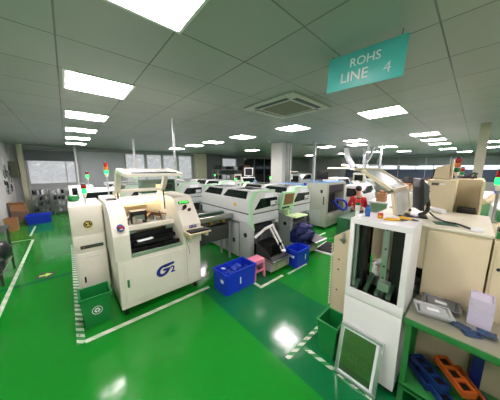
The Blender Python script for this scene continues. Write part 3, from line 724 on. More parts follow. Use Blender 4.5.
def crate(x0, y0, x1, y1, h, label, fill):
    r = thing('plastic_crate', label, 'crate', ((x0+x1)/2, (y0+y1)/2, 0))
    bin_(x0, y0, x1, y1, h, .012, BLUE, r, .012)
    b = B(); b.box(x0-.012, y0-.02, h-.05, x1+.012, y0-.008, h-.035).box(x0-.02, y0-.012, h-.05, x0-.008, y1+.012, h-.035); b.build('rim_rib', BLUE, r)
    B().box(x0-.016, y0+.06, h*.55, x0-.006, y0+.12, h*.68).box(x0+.25, y0-.012, h*.35, x0+.27, y0-.004, h*.65).build('label_sticker', WHITEINK, r)
    return r
crate(1.53, 2.21, 2.09, 2.52, .34, 'large blue crate filled with blue bags, left of the pink stool', True)
def bag(x, y, z, s, label, m=BLUE):
    b = B(); b.ell((x, y, z), s, s*.8, s*.6)
    for v in b.bm.verts:
        v.co += Vector((random.uniform(-1, 1), random.uniform(-1, 1), random.uniform(-1, 1)))*s*.16
    return tag(b.build('plastic_bag', m), label, 'bag', 'blue bags in the large crate')
for i, (x, y, z, s) in enumerate([(1.67, 2.36, .24, .10), (1.86, 2.42, .25, .11), (1.98, 2.30, .24, .09), (1.76, 2.28, .22, .09), (1.62, 2.45, .2, .08)]):
    bag(x, y, z, s, ('crumpled blue bag at the left front in the large blue crate', 'largest crumpled blue bag, at the back of the large blue crate', 'crumpled blue bag at the right in the large blue crate', 'crumpled blue bag at the front middle of the large blue crate', 'small crumpled blue bag at the back left of the large blue crate')[i], mat('blue_film', '#1a3fb4', .35, var=.5, scale=14))
tag(B().box(1.60, 2.40, .325, 1.66, 2.45, .335, M=R(15, 'Y', (1.63, 2.42, .33))).build('paper_tag', PAPER), 'small white tag on the bags in the large blue crate', 'tag')
crate(3.0, 2.03, 3.38, 2.30, .33, 'smaller blue crate to the right of the feeder cart', False)

# pink stool
st = thing('plastic_stool', 'low pink plastic stool beside the large blue crate', 'stool', (2.26, 2.35, 0))
B().box(2.13, 2.25, .305, 2.37, 2.45, .33, .008).build('seat', PINK, st)
for sx_, sy_ in ((-1, -1), (1, -1), (1, 1), (-1, 1)):
    cx, cy = 2.25+sx_*.095, 2.35+sy_*.075; ex, ey = 2.25+sx_*.115, 2.35+sy_*.095
    B().hexa([(ex-.018, ey-.018, 0), (ex+.018, ey-.018, 0), (ex+.018, ey+.018, 0), (ex-.018, ey+.018, 0)], [(cx-.016, cy-.016, .307), (cx+.016, cy-.016, .307), (cx+.016, cy+.016, .307), (cx-.016, cy+.016, .307)]).build('leg', PINK, st)
for z in (.12, .27):
    b = B(); b.box(2.14, 2.25, z, 2.36, 2.262, z+.035).box(2.14, 2.438, z, 2.36, 2.45, z+.035).box(2.135, 2.25, z, 2.147, 2.45, z+.035).box(2.353, 2.25, z, 2.365, 2.45, z+.035)
    b.build('brace', PINK, st)

tr = thing('floor_tray', 'low white tray with a black mat lying on the green floor', 'tray', (4.3, 2.1, 0))
b = B(); b.box(3.98, 1.88, .0, 4.72, 2.30, .03, .008); b.xf(R(6, 'Z', (4.3, 2.1, 0))); b.build('tray', PAPER, tr)
B().box(4.03, 1.92, .03, 4.67, 2.26, .045, .004).xf(R(6, 'Z', (4.3, 2.1, 0))).build('mat', RUBBER, tr)

# ------------------------------------------------------------------ blue-topped and grey machines (middle right)
def bluetop():
    r = thing('inspection_machine', 'grey machine with a light blue top right of the second placement machine', 'machine', (5.15, 3.7, 0))
    B().box(5.05, 3.66, .05, 5.6, 4.3, 1.1, .008).build('body', PALE, r)
    B().box(5.04, 3.65, 1.1, 5.61, 4.31, 1.36, .012).build('blue_top', BLUE3, r)
    B().box(5.1, 3.645, .5, 5.5, 3.662, 1.0, .004).build('front_door', GREY2, r)
    casters(r, [(5.1, 3.72), (5.5, 3.72), (5.1, 4.2), (5.5, 4.2)])
bluetop()
def mounter():
    r = thing('chip_mounter', 'grey machine with an open black front and blue hose loop', 'machine', (6.2, 3.2, 0))
    b = B().box(5.67, 2.9, .06, 5.80, 3.6, 1.40, .006).box(6.85, 2.9, .06, 6.95, 3.6, 1.40, .006).box(5.8, 3.25, .06, 6.85, 3.6, 1.40).box(5.8, 2.9, 1.34, 6.85, 3.25, 1.40).box(5.8, 2.9, .06, 6.85, 3.25, .42, .004)
    b.build('body', mat('grey_green_steel', '#aab0a0', .45), r)
    B().box(5.8, 3.2, .42, 6.85, 3.25, 1.34).box(5.8, 2.93, 1.08, 6.85, 2.97, 1.33).build('dark_interior', BLACK, r)
    b = B()
    for k in range(8): b.box(5.86+k*.12, 3.0, .45, 5.9+k*.12, 3.2, .75)
    b.build('feeders', DARK, r)
    B().tube([(6.35, 3.0, .80), (6.3, 2.8, .64), (6.4, 2.72, .54), (6.6, 2.7, .54), (6.7, 2.72, .66), (6.6, 2.76, .80), (6.45, 2.98, .86)], .035, 10, 5).build('hose_loop', BLUE, r, 'looped blue hose')
    B().box(5.67, 2.97, .75, 5.664, 3.0, 1.0).box(5.664, 3.03, 1.1, 5.672, 3.1, 1.2).build('side_handle', BLACK, r)
    B().box(5.7, 2.95, 1.40, 6.9, 3.55, 1.43, .004).build('top_mat', BLUE3, r)
    d = B().box(5.655, 3.1, .12, 5.672, 3.5, .55, .004).build('side_door', GREY2, r)
    casters(r, [(5.75, 2.97), (6.88, 2.97), (5.75, 3.5), (6.88, 3.5)])
mounter()
mo = thing('computer_monitor', 'black monitor standing on the grey machine with the blue hose', 'monitor', (6.05, 3.25, 1.43))
B().box(6.0, 3.1, 1.5, 6.03, 3.45, 1.76, .006).xf(R(35, 'Z', (6.05, 3.25, 1.43))).build('display', BLACK, mo)
B().box(6.03, 3.26, 1.43, 6.06, 3.29, 1.6).box(5.98, 3.18, 1.43, 6.16, 3.36, 1.445).build('stand', BLACK, mo)
gc = thing('green_cabinet', 'low dark green cabinet on the floor behind the white cabinet', 'cabinet', (5.5, 2.1, 0))
B().box(5.15, 1.75, .04, 6.2, 2.3, .58, .006).build('body', GREEND, gc)
B().box(5.14, 1.78, .08, 5.152, 2.0, .54, .003).box(5.14, 2.03, .08, 5.152, 2.27, .54, .003).build('door', mat('green_door', '#24643a', .5), gc)
B().box(5.2, 1.8, .0, 6.15, 2.25, .04).build('plinth', BLACK, gc)

# ------------------------------------------------------------------ white cabinet on the right
def white_cabinet():
    x0, x1, y0, y1, z0, z1 = 1.77, 2.14, .25, .675, .06, 1.43
    r = thing('magazine_cabinet', 'tall white cabinet with an open window showing dark rails inside', 'cabinet', ((x0+x1)/2, (y0+y1)/2, 0))
    b = B(); t = .018
    b.box(x0+t, y0, z0, x1, y0+t, z1-t).box(x0+t, y1-t, z0, x1, y1, z1-t).box(x0, y0, z1-t, x1, y1, z1, .003)
    b.box(x0+t, y0+t, z0, x1, y1-t, z0+t)
    b.box(x1-t, y0+t, z0+t, x1, y1-t, .84)
    # front with window: y .285..0.645  z .80..1.39
    b.box(x0, y0, z0, x0+t, y1, .715, .002).box(x0, y0, .72, x0+t, y1, .80, .002).box(x0, y0, 1.385, x0+t, y1, z1-t, .002).box(x0, y0, .8, x0+t, y0+.04, 1.385, .002).box(x0, y1-.035, .8, x0+t, y1, 1.385, .002)
    b.build('shell', WHITE, r)
    B().box(x0+.015, y0+t, .70, x1-t, y1-t, .72).build('inner_floor', BLACK, r)
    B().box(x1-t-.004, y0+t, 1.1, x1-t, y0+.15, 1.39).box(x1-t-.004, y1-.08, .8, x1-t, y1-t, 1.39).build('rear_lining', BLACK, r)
    B().box(x0+.04, .615, .72, x0+.07, .645, 1.40, .002).box(x0+.09, .40, .72, x0+.12, .445, 1.40, .002).build('guide_rail', mat('greenish_zinc', '#8fa394', .35, .6), r)
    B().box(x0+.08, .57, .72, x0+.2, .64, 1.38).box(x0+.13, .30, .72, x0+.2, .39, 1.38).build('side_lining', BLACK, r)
    b = B()
    for yy in (.34, .42, .50, .58): b.box(x0+.02, yy, .80, x1-.06, yy+.03, .83, M=R(-26, 'Y', (x0, 0, .8)))
    b.build('slide_bars', mat('dark_green_bar', '#3f5c48', .4, .5), r)
    b = B()
    for yy, zz in ((.42, 1.2), (.42, .95), (.42, 1.36), (.42, 1.05), (.42, .85)): b.cyl((x0+.086, yy, zz), (x0+.10, yy, zz), .008, n=10)
    b.build('bolts', BLACK, r)
    B().box(x0+.03, .36, .86, x0+.10, .44, .93, .003).build('bracket', mat('greenish_zinc', '#8fa394', .35, .6), r)
    b = B(); b.tube([(x0+.2, .5, .9), (x0+.22, .52, 1.0), (x0+.25, .47, 1.02)], .03, 8); b.build('air_filter', WHITE, r)
    casters(r, [(x0+.05, y0+.05), (x0+.05, y1-.05), (x1-.05, y0+.05), (x1-.05, y1-.05)], .024)
white_cabinet()

# leaning framed stencil
ls = thing('framed_stencil', 'silver framed panel leaning against the white cabinet, reflecting the green floor', 'framed panel', (1.66, .50, 0))
LM = Matrix.Translation((1.64, .335, 0.012)) @ Matrix.Rotation(math.radians(13), 4, 'Y')   # local: x thickness, y width, z height
w_, h_, q_ = .335, .455, .028
b = B()
b.box(0, 0, 0, .022, w_, q_, .003, LM).box(0, 0, h_-q_, .022, w_, h_, .003, LM).box(0, 0, q_, .022, q_, h_-q_, .003, LM).box(0, w_-q_, q_, .022, w_, h_-q_, .003, LM)
b.build('frame', ALU, ls)
B().box(.004, q_-.004, q_-.004, .008, w_-q_+.004, h_-q_+.004, 0, LM).box(.008, q_, q_, .012, q_+.022, h_-q_, 0, LM).build('mesh_border', PAPER, ls, 'white inner border')
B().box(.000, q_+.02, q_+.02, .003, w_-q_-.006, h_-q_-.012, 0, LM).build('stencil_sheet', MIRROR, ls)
b = B()
for k in range(14): b.box(-.001, .10+(k % 5)*.03, .17+(k//5)*.05, .0005, .115+(k % 5)*.03, .174+(k//5)*.05, 0, LM)
b.build('stencil_apertures', mat('dark_green_apertures', '#2d4a1c', .5), ls)

# ------------------------------------------------------------------ beige machines on the right
def long_machine():
    r = thing('beige_machine', 'long beige machine behind the white cabinet, carrying the glass hood', 'machine', (2.7, .3, 0))
    b = B().box(2.22, -.135, .08, 3.06, .205, 1.365, .006).box(2.22, .205, .08, 3.06, .66, .66, .006).box(2.42, .205, .66, 3.06, .66, .98).box(2.22, .205, .98, 3.06, .66, 1.365, .006)
    b.build('body', BEIGE, r)
    B().box(2.212, -.125, .10, 2.222, .215, 1.33, .003).build('end_panel', BEIGE, r)
    B().box(2.20, -.14, 1.355, 3.08, .665, 1.375, .004).build('top_plate', mat('cream_top', '#ddd8c2', .4), r)
    b = B()
    for k in range(8): b.box(2.24+k*.02, .215, .80+k*.017, 2.40, .30, .809+k*.017); 
    b.cyl((2.25, .26, .86), (2.41, .26, .86), .03).cyl((2.24, .235, .78), (2.41, .235, .78), .02); b.build('exposed_mechanism', DARK, r)
    B().box(2.23, .21, .68, 2.40, .4, .73).build('steel_shelf', STEEL, r)
    d = B().hexa([(2.30, .66, .06), (2.325, .66, .06), (2.40, 1.08, .06), (2.375, 1.08, .06)], [(2.30, .66, 1.33), (2.325, .66, 1.33), (2.40, 1.08, 1.02), (2.375, 1.08, 1.02)])
    d = d.build('side_door', BEIGE, r)
    B().box(2.33, .94, .97, 2.352, .965, 1.10, .002).box(2.322, .93, 1.0, 2.35, .99, 1.02).build('latch', STEEL, d)
    b = B()
    for k in range(22): b.cyl((2.37, 1.10, .1+k*.038), (2.39, 1.095, .125+k*.038), .012, .006, 8)
    b.build('cable_chain', mat('pale_chain', '#c9cfb4', .5), d)
    b = B()
    for zz in (.35, .62, .75): b.cyl((2.355, 1.0, zz), (2.37, 1.0, zz), .01, n=10)
    b.build('bolt', BLACK, d)
    casters(r, [(2.3, -.05), (2.3, .58), (2.95, -.05), (2.95, .58)], .035)
long_machine()
r = thing('beige_machine', 'beige machine at the right edge behind the stack of white trays', 'machine', (2.65, -.6, 0))
B().box(2.22, -1.3, .08, 3.05, -.145, 1.335, .006).build('body', BEIGE, r)
B().box(2.21, -1.2, .1, 2.222, -.16, 1.30, .003).build('front_panel', BEIGE, r)
B().cyl((2.202, -.185, 1.135), (2.213, -.185, 1.135), .011, n=12).build('lock', BLACK, r)
casters(r, [(2.3, -1.2), (2.3, -.25), (2.95, -1.2), (2.95, -.25)], .035)

# glass hood
gh = thing('glass_hood', 'raised sloping transparent hood with a beige frame on the long beige machine', 'machine hood', (2.5, .6, 1.376))
X0, X1 = 2.23, 2.86
prof = [(.455, 1.378), (.505, 1.64), (.80, 1.835)]
b = B()
def strip(b, p, q, x0, x1, w=.03):
    P, Q = Vector((0, p[0], p[1])), Vector((0, q[0], q[1])); d = (Q-P).normalized(); n = Vector((0, -d.z, d.y))*w*.5
    pts = [(P-n), (Q-n), (Q+n), (P+n)]
    b.prism([(v.y, v.z) for v in pts], 'x', x0, x1)
for x0, x1 in ((X0, X0+.035), (X1-.035, X1)):
    strip(b, prof[0], prof[1], x0, x1); strip(b, prof[1], prof[2], x0, x1)
for p in prof: b.box(X0, p[0]-.015, p[1]-.015 if p is not prof[0] else p[1], X1, p[0]+.015, p[1]+.015)
b.box(X0, .44, 1.378, X0+.03, .65, 1.40).box(X1-.03, .44, 1.378, X1, .65, 1.40)
fr = b.build('frame', mat('pale_beige_frame', '#d8cfae', .4), gh)
b = B(); strip(b, prof[1], prof[2], X0+.035, X1-.035, .008); b.build('sloping_pane', CLOUDY, gh)
b = B(); strip(b, prof[0], prof[1], X0+.035, X1-.035, .008); b.build('front_pane', CLOUDY, gh)
B().box(X0, .83, 1.82, X1, .86, 1.85).build('top_bar', BEIGE, gh)
b = B()
for x in (2.3, 2.72): b.cyl((x, .445, 1.40), (x, .425, 1.40), .012)
b.build('knob', BLACK, gh)

# beige big box behind
def bigbox():
    r = thing('beige_cabinet', 'large beige cabinet with an open recess, beyond the black monitor', 'cabinet', (3.7, .2, 0))
    b = B().box(3.12, .13, .06, 4.2, .37, 1.715, .006).box(3.45, -.06, .06, 4.2, .13, 1.715).box(3.12, -.075, .06, 4.2, -.055, 1.715, .004).box(3.12, -.055, .06, 3.45, .13, 1.36, .004)
    b.build('body', BEIGE, r)
    B().box(3.112, .14, 1.0, 3.122, .36, 1.70, .003).build('door', BEIGE, r)
    B().box(3.107, .27, 1.655, 3.113, .33, 1.685).build('nameplate', mat('dark_plate', '#5a5a50', .5), r)
    B().box(3.107, .22, 1.66, 3.113, .26, 1.682).build('paper_label', PAPER, r)
    B().cyl((3.104, .34, 1.58), (3.113, .34, 1.58), .008).build('lock', BLACK, r)
    B().tube([(3.2, -.075, 1.50), (3.35, -.13, 1.50), (3.5, -.16, 1.54), (3.6, -.30, 1.56)], .03, 8).build('support_arm', BEIGE, r)
    B().box(3.16, -.04, 1.361, 3.30, .10, 1.42, .008).build('black_tray', BLACK, r)
    signal(r, 3.6, .165, 1.716, 1.75, 1.0, ('r', 'y', 'G'))
bigbox()
mh = thing('tilted_hood', 'tilted beige housing with a black edge on top of the large beige cabinet', 'machine hood', (3.55, .33, 1.716))
B().prism([(.205, 1.718), (.215, 1.895), (.335, 1.86), (.352, 1.718)], 'x', 3.35, 3.75, .008).build('housing', BEIGE, mh)
B().box(3.36, .188, 1.718, 3.5, .204, 1.95, .004).build('side_plate', BEIGE, mh)
B().box(3.37, .345, 1.74, 3.7, .358, 1.84, .003).build('black_edge', BLACK, mh)
t = thing('signal_tower', 'small red signal light behind the tilted beige housing', 'signal light', (4.0, .13, 1.716))
signal(t, 4.0, .13, 1.716, 1.72, .8, ('r', 'G'))
b = B()
for k in range(10): 
    x = random.uniform(3.75, 4.15); b.cyl((x, random.uniform(-.02, .3), 1.716), (x+random.uniform(-.05, .05), random.uniform(-.02, .3), 1.716+random.uniform(.02, .09)), .012, n=8)
tag(b.build('pipe_fittings', DARK), 'dark pipe fittings on top of the large beige cabinet', 'fittings')

# monitor on long machine
mm = thing('computer_monitor', 'black monitor on a curved stand seen from its side, beside the glass hood', 'monitor', (2.55, .34, 1.376))
MM = Matrix.Translation((2.56, .36, 1.60)) @ Matrix.Rotation(math.radians(-68), 4, 'Z') @ Matrix.Rotation(math.radians(-6), 4, 'Y')
B().box(-.02, -.14, -.15, .012, .12, .15, .008, MM).build('screen', BLACK, mm)
B().prism([(.012, -.12), (.055, -.06), (.06, .08), (.012, .14)], 'y', -.11, .09, .01, MM).build('rear_shell', mat('grey_rear_shell', '#4b524e', .5), mm)
B().tube([(2.58, .30, 1.58), (2.60, .28, 1.50), (2.60, .285, 1.43), (2.56, .33, 1.39)], .018, 10, 4).build('neck', BLACK, mm)
B().box(-.09, -.08, 0, .08, .08, .012, .005, Matrix.Translation((2.54, .35, 1.376)) @ Matrix.Rotation(.2, 4, 'Z')).build('base', BLACK, mm)
tag(B().tube([(2.64, .27, 1.42), (2.62, .23, 1.385), (2.52, .19, 1.385), (2.42, .13, 1.385), (2.40, .06, 1.385), (2.31, .0, 1.385), (2.27, -.03, 1.385)], .0075, 8, 5).build('power_cable', BLACK), 'thick black cable snaking over the beige machine top', 'cable')

# things on the white cabinet / machine top
zt = 1.431
t = thing('signal_tower', 'red and green signal light standing on the white cabinet', 'signal light', (1.83, .648, zt))
B().lathe((1.83, .648, zt), [(.02, 0), (.02, .004), (.015, .006), (.015, .055), (.02, .06)]).build('base', WHITE, t)
z = zt+.06
for nm, m_, hh in (('white_lens', mat('white_lens', '#c8cdc4', .3), .045), ('green_lens', LENSGO, .022), ('red_lens', RED, .033)):
    B().lathe((1.83, .648, z), [(.018, 0), (.0195, .003), (.0195, hh-.003), (.018, hh)]).build(nm, m_, t); z += hh
B().lathe((1.83, .648, z), [(.018, 0), (.017, .008), (.006, .013)]).build('cap', DARK, t)
t = thing('blue_bottle', 'blue plastic bottle on the white cabinet next to the signal light', 'bottle', (1.93, .60, zt))
B().lathe((1.93, .60, zt), [(.02, 0), (.022, .004), (.022, .055), (.02, .065), (.021, .07), (.01, .088)]).build('body', mat('blue_bottle', '#2e62b8', .15, alpha=.85), t)
B().lathe((1.93, .60, zt+.086), [(.009, 0), (.010, .002), (.010, .016), (.008, .018)]).build('cap', BLUE2, t)
t = thing('glue_jar', 'small jar with an orange label on the white cabinet', 'jar', (1.93, .50, zt))
B().lathe((1.93, .50, zt), [(.018, 0), (.021, .003), (.021, .03), (.018, .035)]).build('jar', mat('amber_jar', '#c9691f', .3), t)
B().lathe((1.93, .50, zt+.012), [(.0215, 0), (.0215, .014)]).build('label_band', YELLOW, t)
B().lathe((1.93, .50, zt+.035), [(.019, 0), (.019, .010), (.017, .012)]).build('lid', RED, t)
tag(B().lathe((1.88, .615, zt), [(.011, 0), (.014, .03), (.012, .03), (.010, .003)]).build('paper_cup', WHITE), 'tiny white cup beside the blue bottle', 'cup')
def tool(x, y, a, label):
    r = thing('hand_tool', label, 'hand tool', (x, y, zt), 'yellow-handled tools on the white cabinet')
    M_ = Matrix.Translation((x, y, zt+.008)) @ Matrix.Rotation(a, 4, 'Z')
    B().tube([(0, 0, 0), (.05, .012, 0), (.10, .010, 0)], .007).tube([(0, 0, 0), (.05, -.014, 0), (.10, -.012, 0)], .007).xf(M_).build('handle', YELLOW, r)
    B().cyl((0, 0, 0), (-.045, 0, 0), .008, .003, 10).xf(M_).build('jaw', DARK, r)
tool(1.95, .36, 2.0, 'yellow-handled pliers lying on the white cabinet edge')
tool(2.03, .30, 1.2, 'yellow-handled cutters lying nearer the black monitor')
tag(B().tube([(1.88, .46, zt+.006), (1.92, .43, zt+.006), (1.95, .40, zt+.006)], .006).build('screwdriver', YELLOW), 'yellow screwdriver lying beside the small jar', 'hand tool')
tag(B().box(2.30, .06, 1.377, 2.42, .20, 1.380).xf(R(18, 'Z', (2.36, .13, 1.38))).build('circuit_board', PCB), 'green circuit board lying on the beige machine top', 'circuit board')
tag(B().box(2.235, -.085, 1.377, 2.275, -.02, 1.40, .003).build('paper_stack', PAPER), 'small white stack at the end of the black cable', 'paper')
tag(B().cyl((2.86, .18, 1.402), (2.98, .30, 1.402), .025, n=16).build('paper_roll', PAPER), 'white paper roll lying near the big beige cabinet', 'roll')
t = thing('signal_tower', 'red and green signal light on a thin pole at the right edge', 'signal light', (2.98, -.155, 1.336))
signal(t, 2.98, -.155, 1.336, 1.64, 1.15, ('r', 'g'), STEEL)
tag(B().box(2.30, -.19, 1.336, 2.36, -.155, 1.38, .003).build('green_box', GREENP), 'small green box on the right-edge beige machine', 'box')
tag(B().box(2.5, -.26, 1.336, 2.62, -.17, 1.37, .003).build('black_box', BLACK), 'flat black box on the right-edge beige machine', 'box')

# ------------------------------------------------------------------ green table with trays
tb = thing('work_table', 'green framed steel table in the lower right corner', 'table', (1.98, -.4, 0))
ta, tbb, tc_, td = 1.775, 2.19, -1.2, .232
B().box(ta, tc_, .735, tbb, td, .75, .003).build('tabletop', mat('steel_tabletop', '#a9aa98', .3, .6), tb)
B().box(ta-.008, tc_, .70, ta+.012, td, .745, .003).box(ta, td-.012, .70, tbb, td+.006, .735, .003).build('apron', GREENF, tb)
for x in (ta+.01, tbb-.045):
    for y in (td-.045, tc_+.1): B().box(x, y, 0.0, x+.035, y+.035, .735, .003).build('leg', GREENF, tb)
B().box(ta+.0, tc_+.1, .16, tbb-.01, td-.01, .175).box(ta, tc_+.1, .14, ta+.02, td-.01, .185).build('lower_shelf', GREENF, tb)
def plastic_tray(x, y, a, z, label, s=1):
    r = thing('plastic_tray', label, 'tray', (x, y, z), 'translucent trays on the green table')
    M_ = Matrix.Translation((x, y, z)) @ Matrix.Rotation(a, 4, 'Z')
    b = B(); o = bin_(-.055*s, -.085*s, .055*s, .085*s, .04, .018, TRAYP if s < 1 else mat('smoky_grey_plastic', '#7f8486', .25, alpha=.85), None, .003)
    o.data.transform(Matrix.Translation(o.location)); o.location = (0, 0, 0); o.parent = r
    o.data.transform(Matrix.Rotation(a, 4, 'Z')); o.name = 'shell'
    B().box(-.05, -.08, .034, .05, .08, .037, 0, M_).build('lid', TRAYP if s < 1 else mat('smoky_grey_plastic', '#7f8486', .25, alpha=.85), r); B().box(-.018, -.035, .0375, .018, .035, .0395, 0, M_).build('paper_label', PAPER, r)
plastic_tray(2.11, .07, .1, .751, 'translucent grey tray with a white label at the back of the green table')
plastic_tray(1.955, .10, .3, .752, 'translucent pale tray in front, left side of the green table', .95)
for k in range(12):
    dx = random.uniform(-.006, .006)
    r_ = thing('component_tray', ('topmost white tray of the stack on the green table' if k == 11 else 'white flat tray, %s from the bottom of the stack on the green table' % ORD[k]), 'tray', (2.09+dx, -.14, .752+k*.017), 'stacked white trays on the green table')
    b = B(); z = .752+k*.017
    b.box(2.02+dx, -.19, z, 2.16+dx, -.075, z+.004).box(2.02+dx, -.19, z+.004, 2.025+dx, -.075, z+.0145).box(2.155+dx, -.19, z+.004, 2.16+dx, -.075, z+.0145).box(2.025+dx, -.19, z+.004, 2.155+dx, -.185, z+.0145).box(2.025+dx, -.08, z+.004, 2.155+dx, -.075, z+.0145)
    b.build('shell', mat('lavender_white_plastic', '#cdc9dc', .5), r_)
for i, (x, y, a, l) in enumerate([(1.90, -.10, .5, 'shiny blue antistatic bag nearest the table edge'), (1.93, -.05, -.3, 'shiny blue antistatic bag under the others in front of the white stack'), (1.95, -.17, .1, 'shiny blue antistatic bag farthest right in front of the white stack')]):
    M_ = Matrix.Translation((x, y, .756+i*.006)) @ Matrix.Rotation(a, 4, 'Z')
    b = B()
    n = 6
    V = [[b.bm.verts.new(M_ @ Vector((-.035+.07*i_/n, -.045+.09*j/n, random.uniform(-.001, .004)))) for j in range(n+1)] for i_ in range(n+1)]
    V2 = [[b.bm.verts.new(v.co-Vector((0, 0, .003))) for v in row] for row in V]
    for i_ in range(n):
        for j in range(n):
            b.bm.faces.new((V[i_][j], V[i_+1][j], V[i_+1][j+1], V[i_][j+1])); b.bm.faces.new((V2[i_][j], V2[i_][j+1], V2[i_+1][j+1], V2[i_+1][j]))
    for k in range(n):
        b.bm.faces.new((V[0][k], V[0][k+1], V2[0][k+1], V2[0][k])); b.bm.faces.new((V[n][k+1], V[n][k], V2[n][k], V2[n][k+1]))
        b.bm.faces.new((V[k+1][0], V[k][0], V2[k][0], V2[k+1][0])); b.bm.faces.new((V[k][n], V[k+1][n], V2[k+1][n], V2[k][n]))
    tag(b.build('antistatic_bag', BAGP), l, 'bag', 'antistatic bags on the green table')
# magazines on lower shelf
def magazine(x, y, z, ax, az, m, label, group, L_=.13, W_=.045):
    r = thing('feeder_magazine', label, 'component rack', (x, y, z), group)
    M_ = Matrix.Translation((x, y, z)) @ Matrix.Rotation(az, 4, 'Z') @ Matrix.Rotation(ax, 4, 'Y')
    b = B()
    b.box(-L_, -W_, 0, L_, -W_+.012, .05, .002, M_).box(-L_, W_-.012, 0, L_, W_, .05, .002, M_).box(-L_, -W_, 0, -L_+.015, W_, .05, 0, M_).box(L_-.015, -W_, 0, L_, W_, .05, 0, M_)
    for q in (-.33, .33): b.box(L_*q-.012, -W_, 0, L_*q+.012, W_, .045, 0, M_)
    b.build('frame', m, r)
    B().box(-L_+.01, -W_+.01, .005, L_-.01, W_-.01, .03, 0, M_).build('insert', BLACK, r)
az_ = math.radians(40)
ORB = mat('brown_orange', '#a8541c', .45); BLM = mat('mottled_blue_plastic', '#17346f', .4, var=.6, scale=40)
for i, (x, y, z, ax, az, m_, l) in enumerate([
        (1.98, .12, .178, 0, az_, BLM, 'blue component rack at the far left of the lower shelf'),
        (1.92, .02, .178, 0, az_, BLM, 'blue component rack second from the left on the lower shelf'),
        (1.97, .07, .232, 0, az_+.15, BLM, 'blue component rack lying across the two blue ones'),
        (1.99, -.06, .30, -.12, az_+.05, mat('worn_orange', '#bf5c1e', .45, var=.2), 'bright orange component rack leaning on the blue ones'),
        (2.03, -.13, .24, -.12, az_-.05, ORB, 'brown-orange component rack right of the bright orange one'),
        (1.97, -.26, .178, 0, az_, BLM, 'blue component rack at the right on the lower shelf')]):
    magazine(x, y, z, ax, az, m_, l, 'component racks on the lower shelf')
tag(B().box(2.10, -.20, .176, 2.12, -.14, .66, .003).build('navy_board', BLUE2), 'narrow navy strip standing in for the dark gap at the right of the lower shelf', 'board')  # navy strip put in for the shaded gap beside the table leg

# ------------------------------------------------------------------ left side
def box_open(x0, y0, x1, y1, h, label, z=0, flaps=True):
    r = thing('cardboard_box', label, 'box', ((x0+x1)/2, (y0+y1)/2, z))
    bin_(x0, y0, x1, y1, h, 0.001, CARD, r, .01, 'carton', z)
    if flaps:
        B().hexa([(x0, y0, z+h), (x1, y0, z+h), (x1, y0+.01, z+h), (x0, y0+.01, z+h)], [(x0, y0-.1, z+h+.08), (x1, y0-.1, z+h+.08), (x1, y0-.09, z+h+.09), (x0, y0-.09, z+h+.09)]).build('flap', CARD, r)
        B().hexa([(x0, y0, z+h), (x0+.01, y0, z+h), (x0+.01, y1, z+h), (x0, y1, z+h)], [(x0-.06, y0, z+h+.08), (x0-.05, y0, z+h+.09), (x0-.05, y1, z+h+.09), (x0-.06, y1, z+h+.08)]).build('flap', CARD, r)
box_open(-1.5, 8.95, -1.25, 9.2, .38, 'upright cardboard box nearest the left wall', flaps=False)
box_open(-1.53, 10.3, -1.2, 10.6, .22, 'open cardboard box standing on another carton beside the wire racks', .40)
tag(B().box(-1.53, 10.25, 0, -1.17, 10.65, .395, .005).build('cardboard_box', mat('dull_cardboard', '#7b6450', .8)), 'closed dull carton under the open cardboard box', 'box')
tub = thing('blue_tub', 'long blue plastic tub on the floor in front of the wire racks', 'tub', (-.85, 10.0, 0))
bin_(-1.12, 9.6, -.58, 10.1, .29, .03, BLUE, tub, .012)
def rack(x0, x1, y0, y1, label, seed):
    rd = random.Random(seed)
    r = thing('wire_rack', label, 'rack', ((x0+x1)/2, (y0+y1)/2, 0))
    for x in (x0, x1):
        for y in (y0, y1): B().cyl((x, y, .002), (x, y, .88), .014, n=8).build('post', STEEL, r)
    for z in (.12, .36, .58, .80):
        b = B().box(x0, y0-.01, z, x1, y0+.01, z+.02).box(x0, y1-.01, z, x1, y1+.01, z+.02)
        for k in range(10): b.box(x0+(x1-x0)*k/9-.005, y0, z, x0+(x1-x0)*k/9+.005, y1, z+.015)
        b.build('shelf', STEEL, r)
    for zi, z in enumerate((.14, .38, .60, .82)):
        lv = ('bottom', 'lower middle', 'upper middle', 'top')[zi]; nm_ = label.split(' under')[0]
        n = 7
        for k in range(n):
            w = (x1-x0)/n; xx = x0+w*(k+.5)
            hh = rd.uniform(.06, .15 if zi < 3 else .2); m_ = rd.choice([GREY, DARK, PALE, GREY2, CREAM, BLACK, PAPER, BLACK, STEEL])
            b = B()
            if rd.random() < .5:
                b.lathe((xx, (y0+y1)/2, z+.0), [(w*.36, 0), (w*.4, .01), (w*.4, hh), (w*.3, hh+.01)], 14)
                tag(b.build('component_reel', m_), 'round reel, %s from left on the %s shelf of the %s' % (ORD[k], lv, nm_), 'reel', 'clutter on the wire racks')
            else:
                b.box(xx-w*.4, y0+.05, z, xx+w*.4, y1-.05, z+hh, .006); b.box(xx-w*.3, y0+.045, z+hh*.3, xx+w*.3, y0+.05, z+hh*.7)
                tag(b.build('parts_box', m_), 'small box, %s from left on the %s shelf of the %s' % (ORD[k], lv, nm_), 'box', 'clutter on the wire racks')
rack(-1.1, -.62, 11.2, 11.8, 'left wire rack under the filmed window', 1)
rack(-.5, .3, 11.0, 11.7, 'right wire rack under the filmed window', 2)
tag(B().box(XL+.001, 11.72, 1.5, XL+.22, 12.1, 2.1, .01).build('electrical_box', mat('grey_green_box', '#59604f', .6)), 'grey electrical box on the left wall near the corner', 'electrical box')
